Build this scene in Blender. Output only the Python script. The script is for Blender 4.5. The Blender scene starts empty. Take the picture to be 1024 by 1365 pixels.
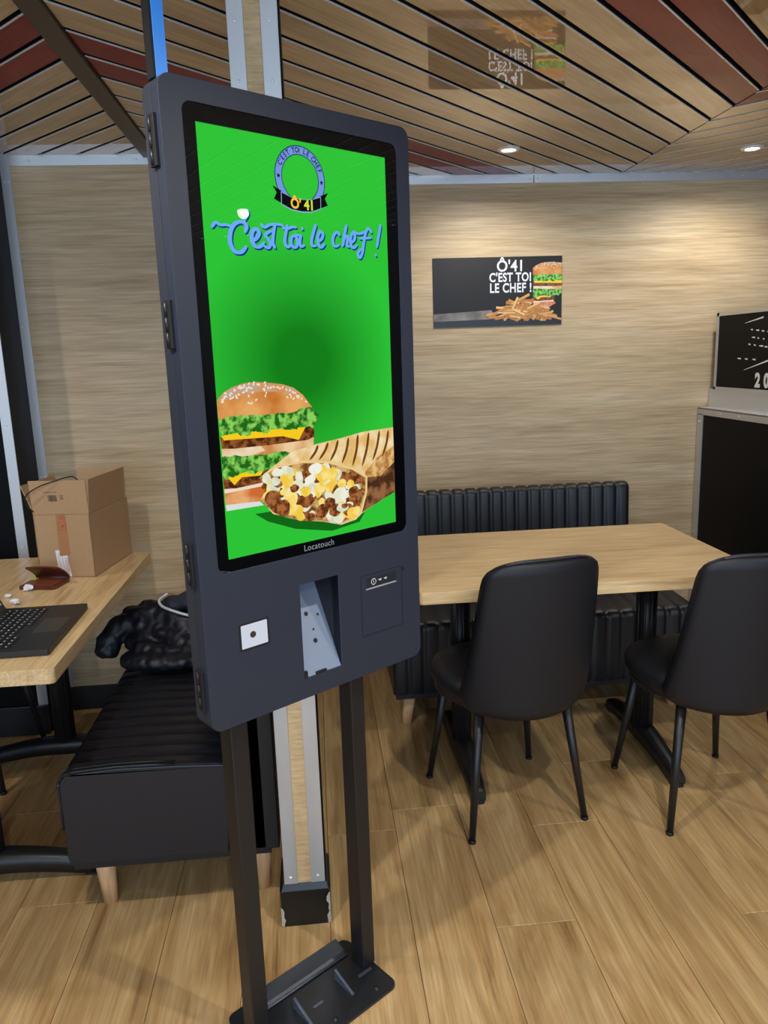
import bpy, bmesh, math, random
from mathutils import Vector, Matrix
from mathutils.geometry import tessellate_polygon
random.seed(7)
S = bpy.context.scene
C = S.collection
PI = math.pi

# ------------------------------------------------------------------ camera
F_PX, PITCH, ROLL, YAW, CAM_H = 1015.36, .2023, -.0337, .0864, 1.4
cam_d = bpy.data.cameras.new('camera')
cam_d.sensor_fit = 'VERTICAL'; cam_d.sensor_height = 36.0
cam_d.lens = F_PX / 1365 * 36.0
cam_d.clip_start = .02
cam = bpy.data.objects.new('camera', cam_d); C.objects.link(cam)
fw = Vector((math.sin(YAW)*math.cos(PITCH), math.cos(YAW)*math.cos(PITCH), -math.sin(PITCH)))
r0 = Vector((math.cos(YAW), -math.sin(YAW), 0)); u0 = r0.cross(fw)
Rv = r0*math.cos(ROLL) + u0*math.sin(ROLL); Uv = -r0*math.sin(ROLL) + u0*math.cos(ROLL)
M = Matrix((Rv, Uv, -fw)).transposed().to_4x4(); M.translation = (0, 0, CAM_H)
cam.matrix_world = M
S.camera = cam

# ------------------------------------------------------------------ light
S.view_settings.view_transform = 'Standard'; S.view_settings.look = 'None'
S.view_settings.gamma = 1; S.view_settings.use_curve_mapping = False
S.view_settings.exposure = 0.0
W = bpy.data.worlds.new('daylight'); S.world = W; W.use_nodes = True
W.node_tree.nodes['Background'].inputs[0].default_value = (.58, .77, 1, 1)
W.node_tree.nodes['Background'].inputs[1].default_value = 4.0
Y_FRONT = -2.4                        # glazed shop front behind the photographer
pl = bpy.data.lights.new('shopfront_portal', 'AREA'); pl.shape = 'RECTANGLE'
pl.size = 6.4; pl.size_y = 1.8; pl.cycles.is_portal = True
plo = bpy.data.objects.new('shopfront_portal', pl); C.objects.link(plo)
plo.location = (0, Y_FRONT, 1.2); plo.rotation_euler = (PI/2, 0, 0)
LAMP_W = 55.0
LAMP_COL = (1, .965, .91)

# ------------------------------------------------------------------ materials
MATS = {}
def nodes(name):
    m = bpy.data.materials.new(name); m.use_nodes = True
    nt = m.node_tree; return m, nt, nt.nodes['Principled BSDF']
def lin(c): return tuple(((v/12.92) if v <= .04045 else ((v+.055)/1.055)**2.4) for v in c)
def rgb(r, g, b): return lin((r/255, g/255, b/255)) + (1,)
def plain(name, col, rough=.5, metal=0, spec=.5, bump=0, bscale=60, var=0, coat=0, ior=None):
    if name in MATS: return MATS[name]
    m, nt, b = nodes(name)
    b.inputs['Base Color'].default_value = col
    b.inputs['Roughness'].default_value = rough
    b.inputs['Metallic'].default_value = metal
    b.inputs['Specular IOR Level'].default_value = spec
    b.inputs['Coat Weight'].default_value = coat
    if ior: b.inputs['IOR'].default_value = ior
    if bump or var:
        tc = nt.nodes.new('ShaderNodeTexCoord'); nz = nt.nodes.new('ShaderNodeTexNoise')
        nz.inputs['Scale'].default_value = bscale; nz.inputs['Detail'].default_value = 4
        nt.links.new(tc.outputs['Object'], nz.inputs['Vector'])
        if bump:
            bp = nt.nodes.new('ShaderNodeBump'); bp.inputs['Strength'].default_value = bump; bp.inputs['Distance'].default_value = .002
            nt.links.new(nz.outputs['Fac'], bp.inputs['Height']); nt.links.new(bp.outputs['Normal'], b.inputs['Normal'])
        if var:
            mx = nt.nodes.new('ShaderNodeMixRGB'); mx.inputs[1].default_value = tuple(c*(1-var) for c in col[:3]) + (1,)
            mx.inputs[2].default_value = tuple(min(1, c*(1+var)) for c in col[:3]) + (1,)
            nt.links.new(nz.outputs['Fac'], mx.inputs[0]); nt.links.new(mx.outputs[0], b.inputs['Base Color'])
    MATS[name] = m; return m
def emit(name, col, strength=1.0, col2=None, scale=60, thr=(.4, .6)):
    if name in MATS: return MATS[name]
    m = bpy.data.materials.new(name); m.use_nodes = True; nt = m.node_tree
    for n in list(nt.nodes): nt.nodes.remove(n)
    e = nt.nodes.new('ShaderNodeEmission'); o = nt.nodes.new('ShaderNodeOutputMaterial')
    e.inputs[0].default_value = col; e.inputs[1].default_value = strength
    if col2: ramp_noise(nt, e.inputs[0], col, col2, scale, thr)
    nt.links.new(e.outputs[0], o.inputs[0]); MATS[name] = m; return m
def ramp_noise(nt, socket, col, col2, scale, thr):
    tc = nt.nodes.new('ShaderNodeTexCoord'); nz = nt.nodes.new('ShaderNodeTexNoise'); cr = nt.nodes.new('ShaderNodeValToRGB')
    nz.inputs['Scale'].default_value = scale; nz.inputs['Detail'].default_value = 3
    cr.color_ramp.elements[0].color = col; cr.color_ramp.elements[1].color = col2
    cr.color_ramp.elements[0].position, cr.color_ramp.elements[1].position = thr
    nt.links.new(tc.outputs['Object'], nz.inputs['Vector']); nt.links.new(nz.outputs['Fac'], cr.inputs[0]); nt.links.new(cr.outputs[0], socket)
def printed(name, col, col2=None, scale=60, thr=(.4, .6)):
    if name in MATS: return MATS[name]
    m, nt, b = nodes(name); b.inputs['Base Color'].default_value = col; b.inputs['Roughness'].default_value = .35
    if col2: ramp_noise(nt, b.inputs['Base Color'], col, col2, scale, thr)
    MATS[name] = m; return m
def wood(name, stops, scale, rough=.4, coord='Object', rand=0.0, fine=(1, 1, 1), bump=.15, ior=1.45, spec=.5, distort=.6, coat=0, coat_rough=.05, hue_rand=0.0):
    """grain: a stretched noise through a ramp, times a finer fibre noise; per-board shifts come from Object Info"""
    m, nt, b = nodes(name); L = nt.links.new
    b.inputs['Roughness'].default_value = rough; b.inputs['IOR'].default_value = ior; b.inputs['Specular IOR Level'].default_value = spec
    b.inputs['Coat Weight'].default_value = coat; b.inputs['Coat Roughness'].default_value = coat_rough
    if coord == 'Position':
        g = nt.nodes.new('ShaderNodeNewGeometry'); src = g.outputs['Position']
    else:
        g = nt.nodes.new('ShaderNodeTexCoord'); src = g.outputs['Object']
    oi = nt.nodes.new('ShaderNodeObjectInfo')
    if rand:
        mu = nt.nodes.new('ShaderNodeMath'); mu.operation = 'MULTIPLY'; mu.inputs[1].default_value = 37.0
        L(oi.outputs['Random'], mu.inputs[0])
        ad = nt.nodes.new('ShaderNodeVectorMath'); ad.operation = 'ADD'
        L(src, ad.inputs[0]); L(mu.outputs[0], ad.inputs[1]); src = ad.outputs[0]
    mp = nt.nodes.new('ShaderNodeMapping'); mp.inputs['Scale'].default_value = scale; L(src, mp.inputs['Vector'])
    nz = nt.nodes.new('ShaderNodeTexNoise'); nz.inputs['Scale'].default_value = 1; nz.inputs['Detail'].default_value = 5
    nz.inputs['Roughness'].default_value = .62; nz.inputs['Distortion'].default_value = distort
    L(mp.outputs[0], nz.inputs['Vector'])
    cr = nt.nodes.new('ShaderNodeValToRGB'); e = cr.color_ramp.elements
    e[0].position, e[0].color = stops[0]; e[1].position, e[1].color = stops[-1]
    for pos, col in stops[1:-1]:
        x = e.new(pos); x.color = col
    L(nz.outputs['Fac'], cr.inputs[0])
    mp2 = nt.nodes.new('ShaderNodeMapping'); mp2.inputs['Scale'].default_value = fine; L(src, mp2.inputs['Vector'])
    nz2 = nt.nodes.new('ShaderNodeTexNoise'); nz2.inputs['Scale'].default_value = 1; nz2.inputs['Detail'].default_value = 4
    L(mp2.outputs[0], nz2.inputs['Vector'])
    mr = nt.nodes.new('ShaderNodeMapRange'); mr.inputs[1].default_value = .3; mr.inputs[2].default_value = .7
    mr.inputs[3].default_value = .78; mr.inputs[4].default_value = 1.12; L(nz2.outputs['Fac'], mr.inputs[0])
    mx = nt.nodes.new('ShaderNodeVectorMath'); mx.operation = 'SCALE'; L(cr.outputs[0], mx.inputs[0]); L(mr.outputs[0], mx.inputs['Scale'])
    out = mx.outputs[0]
    if rand:
        r2 = nt.nodes.new('ShaderNodeMapRange'); r2.inputs[3].default_value = 1-rand; r2.inputs[4].default_value = 1+rand
        L(oi.outputs['Random'], r2.inputs[0])
        m2 = nt.nodes.new('ShaderNodeVectorMath'); m2.operation = 'SCALE'; L(out, m2.inputs[0]); L(r2.outputs[0], m2.inputs['Scale']); out = m2.outputs[0]
    L(out, b.inputs['Base Color'])
    if bump:
        bp = nt.nodes.new('ShaderNodeBump'); bp.inputs['Strength'].default_value = bump; bp.inputs['Distance'].default_value = .001
        L(nz2.outputs['Fac'], bp.inputs['Height']); L(bp.outputs[0], b.inputs['Normal'])
    MATS[name] = m; return m

OAK_WALL = wood('wall_oak_laminate', [(.25, rgb(176, 150, 114)), (.46, rgb(201, 176, 138)), (.6, rgb(210, 187, 151)), (.8, rgb(219, 200, 168))],
                (1.3, 1.3, 22), rough=.45, coord='Position', fine=(6, 6, 150), bump=.02, distort=.35)
OAK_FLOOR = wood('floor_oak_vinyl', [(.26, rgb(126, 94, 56)), (.4, rgb(170, 135, 88)), (.55, rgb(190, 157, 108)), (.75, rgb(208, 179, 133))],
                 (13, 1.3, 13), rough=.4, rand=.07, fine=(170, 5, 170), bump=.15, distort=1.3)
OAK_TABLE = wood('table_oak', [(.22, rgb(172, 138, 94)), (.42, rgb(203, 172, 126)), (.6, rgb(214, 186, 140)), (.8, rgb(223, 199, 157))],
                 (2.4, 22, 22), rough=.32, fine=(8, 150, 150), bump=.05, distort=1.0)
CEIL_WOOD = wood('ceiling_maple_lacquered', [(.25, rgb(166, 134, 90)), (.5, rgb(196, 163, 116)), (.8, rgb(212, 182, 136))],
                 (1.1, 9, 9), rough=.5, rand=.06, fine=(6, 120, 120), bump=0, coat=1.0, coat_rough=.02)
MATS['ceiling_maple_lacquered'].node_tree.nodes['Principled BSDF'].inputs['Coat IOR'].default_value = 1.8
CEIL_RED = wood('ceiling_red_lacquered', [(.25, rgb(122, 17, 21)), (.5, rgb(136, 23, 26)), (.8, rgb(150, 31, 33))],
                (1.1, 9, 9), rough=.55, rand=.05, fine=(6, 120, 120), bump=0, spec=.2, coat=.45, coat_rough=.03)
POST_WOOD = wood('post_beech', [(.25, rgb(188, 156, 112)), (.5, rgb(210, 180, 136)), (.8, rgb(222, 196, 154))],
                 (9, 9, 1.6), rough=.4, coord='Position', fine=(20, 20, 160), bump=.05)
BEECH = wood('leg_beech', [(.25, rgb(196, 150, 104)), (.5, rgb(214, 172, 126)), (.8, rgb(226, 190, 146))],
             (14, 14, 3), rough=.5, fine=(80, 80, 8), bump=.05)
ALU = plain('brushed_aluminium', rgb(205, 206, 208), .42, .7, bump=.05, bscale=200)
ALU_EDGE = plain('polished_metal_edge', rgb(246, 247, 250), .3, .3)
BLACK = plain('matt_black', (.006, .006, .007, 1), .6)
GAP = plain('dark_void', (.002, .002, .002, 1), .9)
BLACK_PANEL = plain('black_panel', (.003, .003, .0045, 1), .5, spec=.12, var=.2, bscale=3)
LEATHER = plain('black_leatherette', (.0075, .009, .0145, 1), .38, bump=.25, bscale=420)
CHAIR_L = plain('chair_leatherette', (.0072, .0082, .0125, 1), .48, spec=.4, bump=.2, bscale=500)
METAL_K = plain('black_powder_coat', (.009, .009, .011, 1), .42, bump=.1, bscale=600)
KIOSK = plain('anthracite_paint', rgb(38, 44, 58), .5, bump=.08, bscale=900)
KIOSK_SIDE = plain('anthracite_side', rgb(42, 46, 56), .5, bump=.08, bscale=900)
BEAM = plain('taupe_metal', rgb(92, 82, 72), .45, .4)
def thing(name, label, cat, loc=(0, 0, 0), rz=0, group=None):
    o = bpy.data.objects.new(name, None); C.objects.link(o); o.location = loc; o.rotation_euler = (0, 0, rz)
    o.empty_display_size = .05
    return tag(o, label, cat, group)
def tag(o, label, cat, group=None):
    o['label'] = label; o['category'] = cat
    if group: o['group'] = group
    return o
def struct(o, label=None):
    o['kind'] = 'structure'
    if label: o['label'] = label
    return o

# ------------------------------------------------------------------ mesh helpers
class MB:
    def __init__(s): s.v = []; s.f = []; s.mi = []; s.sm = []
    def add(s, vs, fs, mi=0, sm=False):
        k = len(s.v); s.v += [tuple(v) for v in vs]
        for f in fs: s.f.append([i+k for i in f]); s.mi.append(mi); s.sm.append(sm)
    def box(s, a, b, mi=0):
        x0, y0, z0 = a; x1, y1, z1 = b
        s.add([(x0,y0,z0),(x1,y0,z0),(x1,y1,z0),(x0,y1,z0),(x0,y0,z1),(x1,y0,z1),(x1,y1,z1),(x0,y1,z1)],
              [(0,3,2,1),(4,5,6,7),(0,1,5,4),(1,2,6,5),(2,3,7,6),(3,0,4,7)], mi)
    def prism(s, poly, z0, z1, axis='z', mi=0, holes=(), sm=False):
        """poly in 2-D, extruded along axis; axis 'y' takes (x,z) points, 'x' takes (y,z)"""
        loops = [list(poly)] + [list(h) for h in holes]
        def P(q, t): return {'z': (q[0], q[1], t), 'y': (q[0], t, q[1]), 'x': (t, q[0], q[1])}[axis]
        flat = [q for l in loops for q in l]; n = len(flat)
        tris = tessellate_polygon([[Vector((q[0], q[1], 0)) for q in l] for l in loops])
        vs = [P(q, z0) for q in flat] + [P(q, z1) for q in flat]
        fs = []
        for t in tris: fs.append(tuple(t)); fs.append(tuple(i+n for i in reversed(t)))
        s.add(vs, fs, mi)
        k = len(s.v) - len(vs); o = 0
        for l in loops:
            m = len(l)
            for i in range(m):
                a, b = o+i, o+(i+1) % m
                s.f.append([k+a, k+b, k+b+n, k+a+n]); s.mi.append(mi); s.sm.append(sm)
            o += m
    def tube(s, pts, r, seg=12, mi=0, cap=True):
        pts = [Vector(p) for p in pts]; n = len(pts)
        if not hasattr(r, '__len__'): r = [r]*n
        rings = []; up = None
        for i, p in enumerate(pts):
            d = (pts[min(i+1, n-1)] - pts[max(i-1, 0)]).normalized()
            if up is None: up = Vector((0, 0, 1)) if abs(d.z) < .9 else Vector((1, 0, 0))
            u = (up - d*up.dot(d)).normalized(); w = d.cross(u); up = u
            rings.append([p + (u*math.cos(2*PI*k/seg) + w*math.sin(2*PI*k/seg))*r[i] for k in range(seg)])
        vs = [v for rg in rings for v in rg]; fs = []
        for i in range(n-1):
            for k in range(seg):
                k2 = (k+1) % seg; fs.append((i*seg+k, i*seg+k2, (i+1)*seg+k2, (i+1)*seg+k))
        s.add(vs, fs, mi, True)
        if cap:
            b = len(s.v)-len(vs)
            s.f.append([b+k for k in reversed(range(seg))]); s.mi.append(mi); s.sm.append(False)
            s.f.append([b+(n-1)*seg+k for k in range(seg)]); s.mi.append(mi); s.sm.append(False)
    def lathe(s, prof, ctr=(0, 0, 0), seg=32, mi=0):
        vs = []; fs = []; n = len(prof)
        for i in range(seg):
            a = 2*PI*i/seg
            for r, z in prof: vs.append((ctr[0]+r*math.cos(a), ctr[1]+r*math.sin(a), ctr[2]+z))
        for i in range(seg):
            j = (i+1) % seg
            for k in range(n-1): fs.append((i*n+k, j*n+k, j*n+k+1, i*n+k+1))
        s.add(vs, fs, mi, True)
    def grid(s, rows, mi=0, sm=True, flip=False):
        n = len(rows); m = len(rows[0]); fs = []
        for i in range(n-1):
            for j in range(m-1):
                q = (i*m+j, i*m+j+1, (i+1)*m+j+1, (i+1)*m+j); fs.append(q[::-1] if flip else q)
        s.add([v for r in rows for v in r], fs, mi, sm)
    def build(s, name, mats, parent=None, loc=(0, 0, 0), rot=(0, 0, 0), bevel=0, seg=2, fixn=True):
        me = bpy.data.meshes.new(name); me.from_pydata(s.v, [], s.f)
        if not isinstance(mats, (list, tuple)): mats = [mats]
        for m in mats: me.materials.append(m)
        me.polygons.foreach_set('material_index', s.mi); me.polygons.foreach_set('use_smooth', s.sm)
        if fixn:
            bm = bmesh.new(); bm.from_mesh(me); bmesh.ops.remove_doubles(bm, verts=bm.verts, dist=1e-6)
            bmesh.ops.recalc_face_normals(bm, faces=bm.faces); bm.to_mesh(me); bm.free()
        me.update()
        o = bpy.data.objects.new(name, me); C.objects.link(o); o.parent = parent; o.location = loc; o.rotation_euler = rot
        if bevel:
            md = o.modifiers.new('bevel', 'BEVEL'); md.width = bevel; md.segments = seg; md.limit_method = 'ANGLE'; md.angle_limit = .6
            md.harden_normals = False
        return o
def box(name, a, b, mat, parent=None, bevel=0, **k):
    m = MB(); m.box(a, b); return m.build(name, mat, parent, bevel=bevel, **k)
def share(o, parent=None, loc=None, rot=None):
    c = o.copy(); C.objects.link(c); c.parent = parent
    if loc is not None: c.location = loc
    if rot is not None: c.rotation_euler = rot
    return c
def copy_thing(root, loc, rz, label):
    r = root.copy(); C.objects.link(r); r.location = loc; r.rotation_euler = (0, 0, rz); r['label'] = label
    for ch in list(root.children):
        c = ch.copy(); C.objects.link(c); c.parent = r
        for g in list(ch.children):
            d = g.copy(); C.objects.link(d); d.parent = c
    return r
def rrect(x0, y0, x1, y1, r, n=6):
    out = []
    for cx, cy, a0 in ((x1-r, y0+r, -PI/2), (x1-r, y1-r, 0), (x0+r, y1-r, PI/2), (x0+r, y0+r, PI)):
        for i in range(n+1):
            a = a0 + PI/2*i/n; out.append((cx+r*math.cos(a), cy+r*math.sin(a)))
    return out
def circ(cx, cy, rx, ry=None, n=28):
    ry = rx if ry is None else ry
    return [(cx+rx*math.cos(2*PI*i/n), cy+ry*math.sin(2*PI*i/n)) for i in range(n)]
def smooth_path(pts, n=8, closed=False):
    P = [Vector(p) for p in pts]; out = []; m = len(P)
    rng = range(m) if closed else range(m-1)
    for i in rng:
        if closed: a, b, c, d = P[i-1], P[i], P[(i+1) % m], P[(i+2) % m]
        else: a, b, c, d = P[max(i-1, 0)], P[i], P[i+1], P[min(i+2, m-1)]
        for k in range(n):
            t = k/n
            out.append(.5*((2*b) + (c-a)*t + (2*a-5*b+4*c-d)*t*t + (3*b-a-3*c+d)*t**3))
    if not closed: out.append(P[-1])
    return out
def text_mesh(body, size=1.0, bold=0.0, shear=0.0, sx=1.0, spacing=1.0, align='LEFT'):
    """flat lettering as 2-D triangles: (verts, faces) with y up"""
    cu = bpy.data.curves.new('t', 'FONT'); cu.body = body; cu.size = size; cu.offset = bold; cu.shear = shear
    cu.space_character = spacing; cu.align_x = align; cu.fill_mode = 'FRONT'; cu.resolution_u = 4
    o = bpy.data.objects.new('t', cu); C.objects.link(o)
    dg = bpy.context.evaluated_depsgraph_get(); me = bpy.data.meshes.new_from_object(o.evaluated_get(dg))
    vs = [(v.co.x*sx, v.co.y) for v in me.vertices]; fs = [tuple(p.vertices) for p in me.polygons]
    bpy.data.objects.remove(o); bpy.data.curves.remove(cu); bpy.data.meshes.remove(me)
    return vs, fs
class Art:
    """flat print: layers of 2-D shapes in the local x-z plane, each a hair in front (towards -y) of the last"""
    STEP = 6e-5
    def __init__(s, y0=0.0): s.y = y0; s.m = MB(); s.mats = []
    def mi(s, mat):
        if mat not in s.mats: s.mats.append(mat)
        return s.mats.index(mat)
    def poly(s, pts, mat, holes=(), step=True):
        if len(pts) < 3: return
        loops = [pts] + list(holes); flat = [q for l in loops for q in l]
        tr = tessellate_polygon([[Vector((q[0], q[1], 0)) for q in l] for l in loops])
        if step: s.y -= s.STEP
        out = []
        for t in tr:
            a, b, c = (Vector((flat[i][0], flat[i][1])) for i in t)
            cr = (b-a).x*(c-a).y-(b-a).y*(c-a).x
            out.append(tuple(t) if cr > 0 else tuple(reversed(t)))
        s.m.add([(q[0], s.y, q[1]) for q in flat], out, s.mi(mat))
    def text(s, body, x, z, size, mat, rot=0, step=True, **k):
        vs, fs = text_mesh(body, size, **k)
        if step: s.y -= s.STEP
        c, n = math.cos(rot), math.sin(rot)
        s.m.add([(x+vx*c-vy*n, s.y, z+vx*n+vy*c) for vx, vy in vs], fs, s.mi(mat))
    def text_fit(s, body, x0, z0, x1, z1, mat, bold=.0, spacing=1.0):
        vs, fs = text_mesh(body, 1.0, bold=bold, spacing=spacing)
        xa, xb = min(v[0] for v in vs), max(v[0] for v in vs); za, zb = min(v[1] for v in vs), max(v[1] for v in vs)
        s.y -= s.STEP
        s.m.add([(x0+(v[0]-xa)/(xb-xa)*(x1-x0), s.y, z0+(v[1]-za)/(zb-za)*(z1-z0)) for v in vs], fs, s.mi(mat))
    def stroke(s, pts, w, mat, n=8, step=True, ends=(.7, .7)):
        P = smooth_path([(x, z, 0) for x, z in pts], n); m = len(P)
        if step: s.y -= s.STEP
        L = []; Rr = []
        for i, p in enumerate(P):
            d = (P[min(i+1, m-1)]-P[max(i-1, 0)]).normalized(); nn = Vector((-d.y, d.x, 0))
            t = i/(m-1); taper = min(1, ends[0]+t*3, ends[1]+(1-t)*3)
            ww = w*.5*taper*(.62+.38*abs(d.y))
            L.append(p+nn*ww); Rr.append(p-nn*ww)
        vs = [(q.x, s.y, q.y) for q in L] + [(q.x, s.y, q.y) for q in Rr]
        s.m.add(vs, [(m+i, m+i+1, i+1, i) for i in range(m-1)], s.mi(mat))
        for q, t in ((P[0], 0), (P[-1], 1)):
            rr = w*.5*ends[t]*.8
            s.poly([(q.x+a, q.y+b) for a, b in circ(0, 0, rr, n=12)], mat, step=True)
    def build(s, name, parent, **k): return s.m.build(name, s.mats, parent, fixn=False, **k)

# ------------------------------------------------------------------ room shell
H = 2.15; YL = 3.06; YR = 3.46; X0 = -3.2; X1 = 3.3; XSTEP = -.2
fl = struct(box('floor', (X0, Y_FRONT, -.06), (X1, YR+.1, -.004), plain('floor_underlay', rgb(70, 50, 30), .8)), 'oak plank vinyl floor of the restaurant')
PW = .205
butts = {0: 2.05, 1: .93, 2: 1.616, 3: 2.01, 4: 1.12, 5: 1.582, 6: 2.2, -1: 1.43, -2: 2.35, -3: 1.1, -4: 1.85, -5: 2.3}
plank_meshes = {}
def plank_mesh(w, ln):
    key = (round(w, 3), round(ln, 3))
    if key not in plank_meshes:
        bm = bmesh.new(); g = .0006
        vs = [bm.verts.new(v) for v in ((g, g, -.008), (w-g, g, -.008), (w-g, ln-g, -.008), (g, ln-g, -.008),
              (g, g, -.001), (w-g, g, -.001), (w-g, ln-g, -.001), (g, ln-g, -.001),
              (g+.0012, g+.0012, 0), (w-g-.0012, g+.0012, 0), (w-g-.0012, ln-g-.0012, 0), (g+.0012, ln-g-.0012, 0))]
        for f in ((0,3,2,1),(0,1,5,4),(1,2,6,5),(2,3,7,6),(3,0,4,7),(4,5,9,8),(5,6,10,9),(6,7,11,10),(7,4,8,11),(8,9,10,11)):
            bm.faces.new([vs[i] for i in f])
        me = bpy.data.meshes.new('floor_plank'); bm.to_mesh(me); bm.free(); me.materials.append(OAK_FLOOR); plank_meshes[key] = me
    return plank_meshes[key]
LEN = 1.22
for c in range(-16, 16):
    xa = .18 + (c-1)*PW
    y0 = butts.get(c, 1.1 + (c*.43) % LEN)
    y = y0 - LEN*4
    while y < YR:
        a, b = max(y, Y_FRONT+.05), min(y+LEN, YR+.02)
        if b-a > .05 and xa > X0-.1 and xa+PW < X1+.1:
            o = bpy.data.objects.new('floor_plank', plank_mesh(PW, b-a)); C.objects.link(o); o.parent = fl; o.location = (xa, a, 0)
        y += LEN
wl = struct(box('wall_left', (-1.085, YL, 0), (XSTEP, YL+.08, H), OAK_WALL), 'oak laminate wall behind the left booth')
wb = struct(box('wall_back', (XSTEP, YR, 0), (X1, YR+.08, H), OAK_WALL), 'oak laminate wall behind the right booth')
struct(box('wall_return', (XSTEP-.02, YL+.08, 0), (XSTEP, YR, H), OAK_WALL), 'oak laminate return between the two wall planes')
struct(box('wall_black', (X0, 2.86, 0), (-1.085, YL+.08, H), BLACK_PANEL), 'black wall panel at the far left')
struct(box('wall_side_left', (X0-.08, Y_FRONT, 0), (X0, YL, H), BLACK_PANEL), 'unseen side wall, made black for a dark screen reflection')
struct(box('wall_side_right', (X1, Y_FRONT, 0), (X1+.08, YR, H), BLACK_PANEL), 'unseen side wall, made black for a dark screen reflection')  # out of view; black chosen so the kiosk glass reflects something dark
struct(box('baseboard_left', (-1.084, YL-.014, 0), (XSTEP, YL, .1), BLACK, bevel=.003), 'black skirting under the left wall')
struct(box('baseboard_back', (XSTEP, YR-.014, 0), (1.80, YR, .1), BLACK, bevel=.003), 'black skirting under the back wall')
struct(box('baseboard_black', (X0, 2.846, 0), (-1.085, 2.86, .12), plain('black_skirting', (.012, .013, .016, 1), .3), bevel=.003), 'black skirting under the black panel')
# glazed front of the restaurant, behind the photographer
m = MB(); m.box((X0, Y_FRONT-.08, 0), (X1, Y_FRONT, .3)); m.box((X0, Y_FRONT-.08, 2.1), (X1, Y_FRONT, H))
for i in range(6):
    x = X0 + (X1-X0)*i/5; m.box((x-.03, Y_FRONT-.08, .3), (x+.03, Y_FRONT, 2.1))
struct(m.build('window_1', plain('white_window_frame', rgb(210, 210, 208), .4)), 'glazed shop front frame')

# rivets shared by all metal trims
rv = MB(); rv.lathe([(0, .0022), (.0022, .0018), (.0036, 0)], seg=8)
rivet0 = None
def rivet(parent, loc, rot):
    global rivet0
    if rivet0 is None: o = rv.build('rivet', ALU_EDGE, parent, loc, rot); rivet0 = o
    else: o = share(rivet0, parent, loc, rot)
    return o
RY = (PI/2, 0, 0)
t1 = struct(box('trim_1', (XSTEP, YR-.006, H-.036), (1.0, YR, H+.01), ALU, bevel=.001), 'aluminium strip along the top of the back wall')
t2 = struct(box('trim_2', (1.003, YR-.006, H-.036), (X1, YR, H+.01), ALU, bevel=.001), 'aluminium strip along the top of the back wall')
t3 = struct(box('trim_3', (-1.05, YL-.006, H-.036), (XSTEP, YL, H+.01), ALU, bevel=.001), 'aluminium strip along the top of the left wall')
for par, y, xs in ((t1, YR, (.3, .62, .985)), (t2, YR, (1.018, 1.5, 1.95)), (t3, YL, (-.98, -.6))):
    for x in xs: rivet(par, (x, y-.006, H-.018), RY)
m = MB(); m.box((-1.0845, YL-.005, 0.1), (-1.050, YL, H))
t4 = struct(m.build('trim_4', ALU), 'aluminium corner strip of the left wall')
for z in (.35, .98, 1.55, 2.06): rivet(t4, (-1.060, YL-.005, z), RY); rivet(t4, (-1.074, YL-.005, z), RY)
m = MB(); m.box((-1.120, 2.855, .12), (-1.084, 2.86, H))
t5 = struct(m.build('trim_5', ALU), 'aluminium corner strip of the black panel')
for z in (.2, .75, 1.2, 1.7): rivet(t5, (-1.102, 2.855, z), RY)

# ceiling: black void with lacquered boards laid in a chevron, each board an object
ce = struct(box('ceiling', (X0, Y_FRONT, H+.03), (X1, YR+.08, H+.1), GAP), 'lacquered wooden board ceiling with dark joints')
def clip(poly, a, b, c):           # keep a*x+b*y <= c
    out = []
    for i in range(len(poly)):
        p, q = poly[i], poly[(i+1) % len(poly)]; dp, dq = a*p[0]+b*p[1]-c, a*q[0]+b*q[1]-c
        if dp <= 0: out.append(p)
        if dp*dq < 0:
            t = dp/(dp-dq); out.append((p[0]+(q[0]-p[0])*t, p[1]+(q[1]-p[1])*t))
    return out
def bay(xa, xb, ya, yb, xref, yref, pitch, slope, red, lip_low):
    ang = math.atan(slope); d = (math.cos(ang), math.sin(ang)); nrm = (-d[1], d[0])
    ks = [((xx-xref)*-slope + yy - yref)/pitch for xx in (xa, xb) for yy in (ya, yb)]
    for k in range(math.floor(min(ks)), math.ceil(max(ks))):
        # board lies between lines y = yref + pitch*k + slope*(x-xref) and k+1
        y_a = yref + pitch*k; v0 = nrm[0]*xref + nrm[1]*y_a; v1 = nrm[0]*xref + nrm[1]*(y_a+pitch)
        parts = []
        g = .0155; lip = .003
        # thin bright metal edge at the face of the board, dark flank above it
        segs = [(v0+g, v0+g+lip, 1, 0, .003), (v0+g+.0006, v0+g+lip, 2, .003, .014), (v0+g+lip, v1-.001, 0, 0, .014)]
        mb = MB(); ok = False
        for va, vb, mi, h0, h1 in segs:
            p = [(xa, ya), (xb, ya), (xb, yb), (xa, yb)]
            p = clip(p, nrm[0], nrm[1], vb); p = clip(p, -nrm[0], -nrm[1], -va) if len(p) > 2 else []
            if len(p) < 3: continue
            c0 = (xref, y_a)
            loc = [((x-c0[0])*d[0]+(y-c0[1])*d[1], (x-c0[0])*nrm[0]+(y-c0[1])*nrm[1]) for x, y in p]
            ar = abs(sum(loc[i][0]*loc[(i+1) % len(loc)][1]-loc[(i+1) % len(loc)][0]*loc[i][1] for i in range(len(loc))))/2
            if ar < 2e-5: continue
            mb.prism(loc, h0, h1, 'z', mi); ok = True
        if ok: mb.build('ceiling_board', [CEIL_RED if k in red else CEIL_WOOD, ALU_EDGE, GAP], ce, (xref, y_a, H), (0, 0, ang))
XS1, XS2 = -.545, 1.395
SL = math.tan(math.radians(45.2))
YA = -.9
bay(XS1+.025, XS2-.003, YA, YR-.007, XS2, 2.381, .1505, SL, (-1, 0, 10, 11), True)
bay(-2.4, XS1-.025, YA, YL-.007, -.55, 1.838, .1353, -1.0, (0, 1), True)
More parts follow.
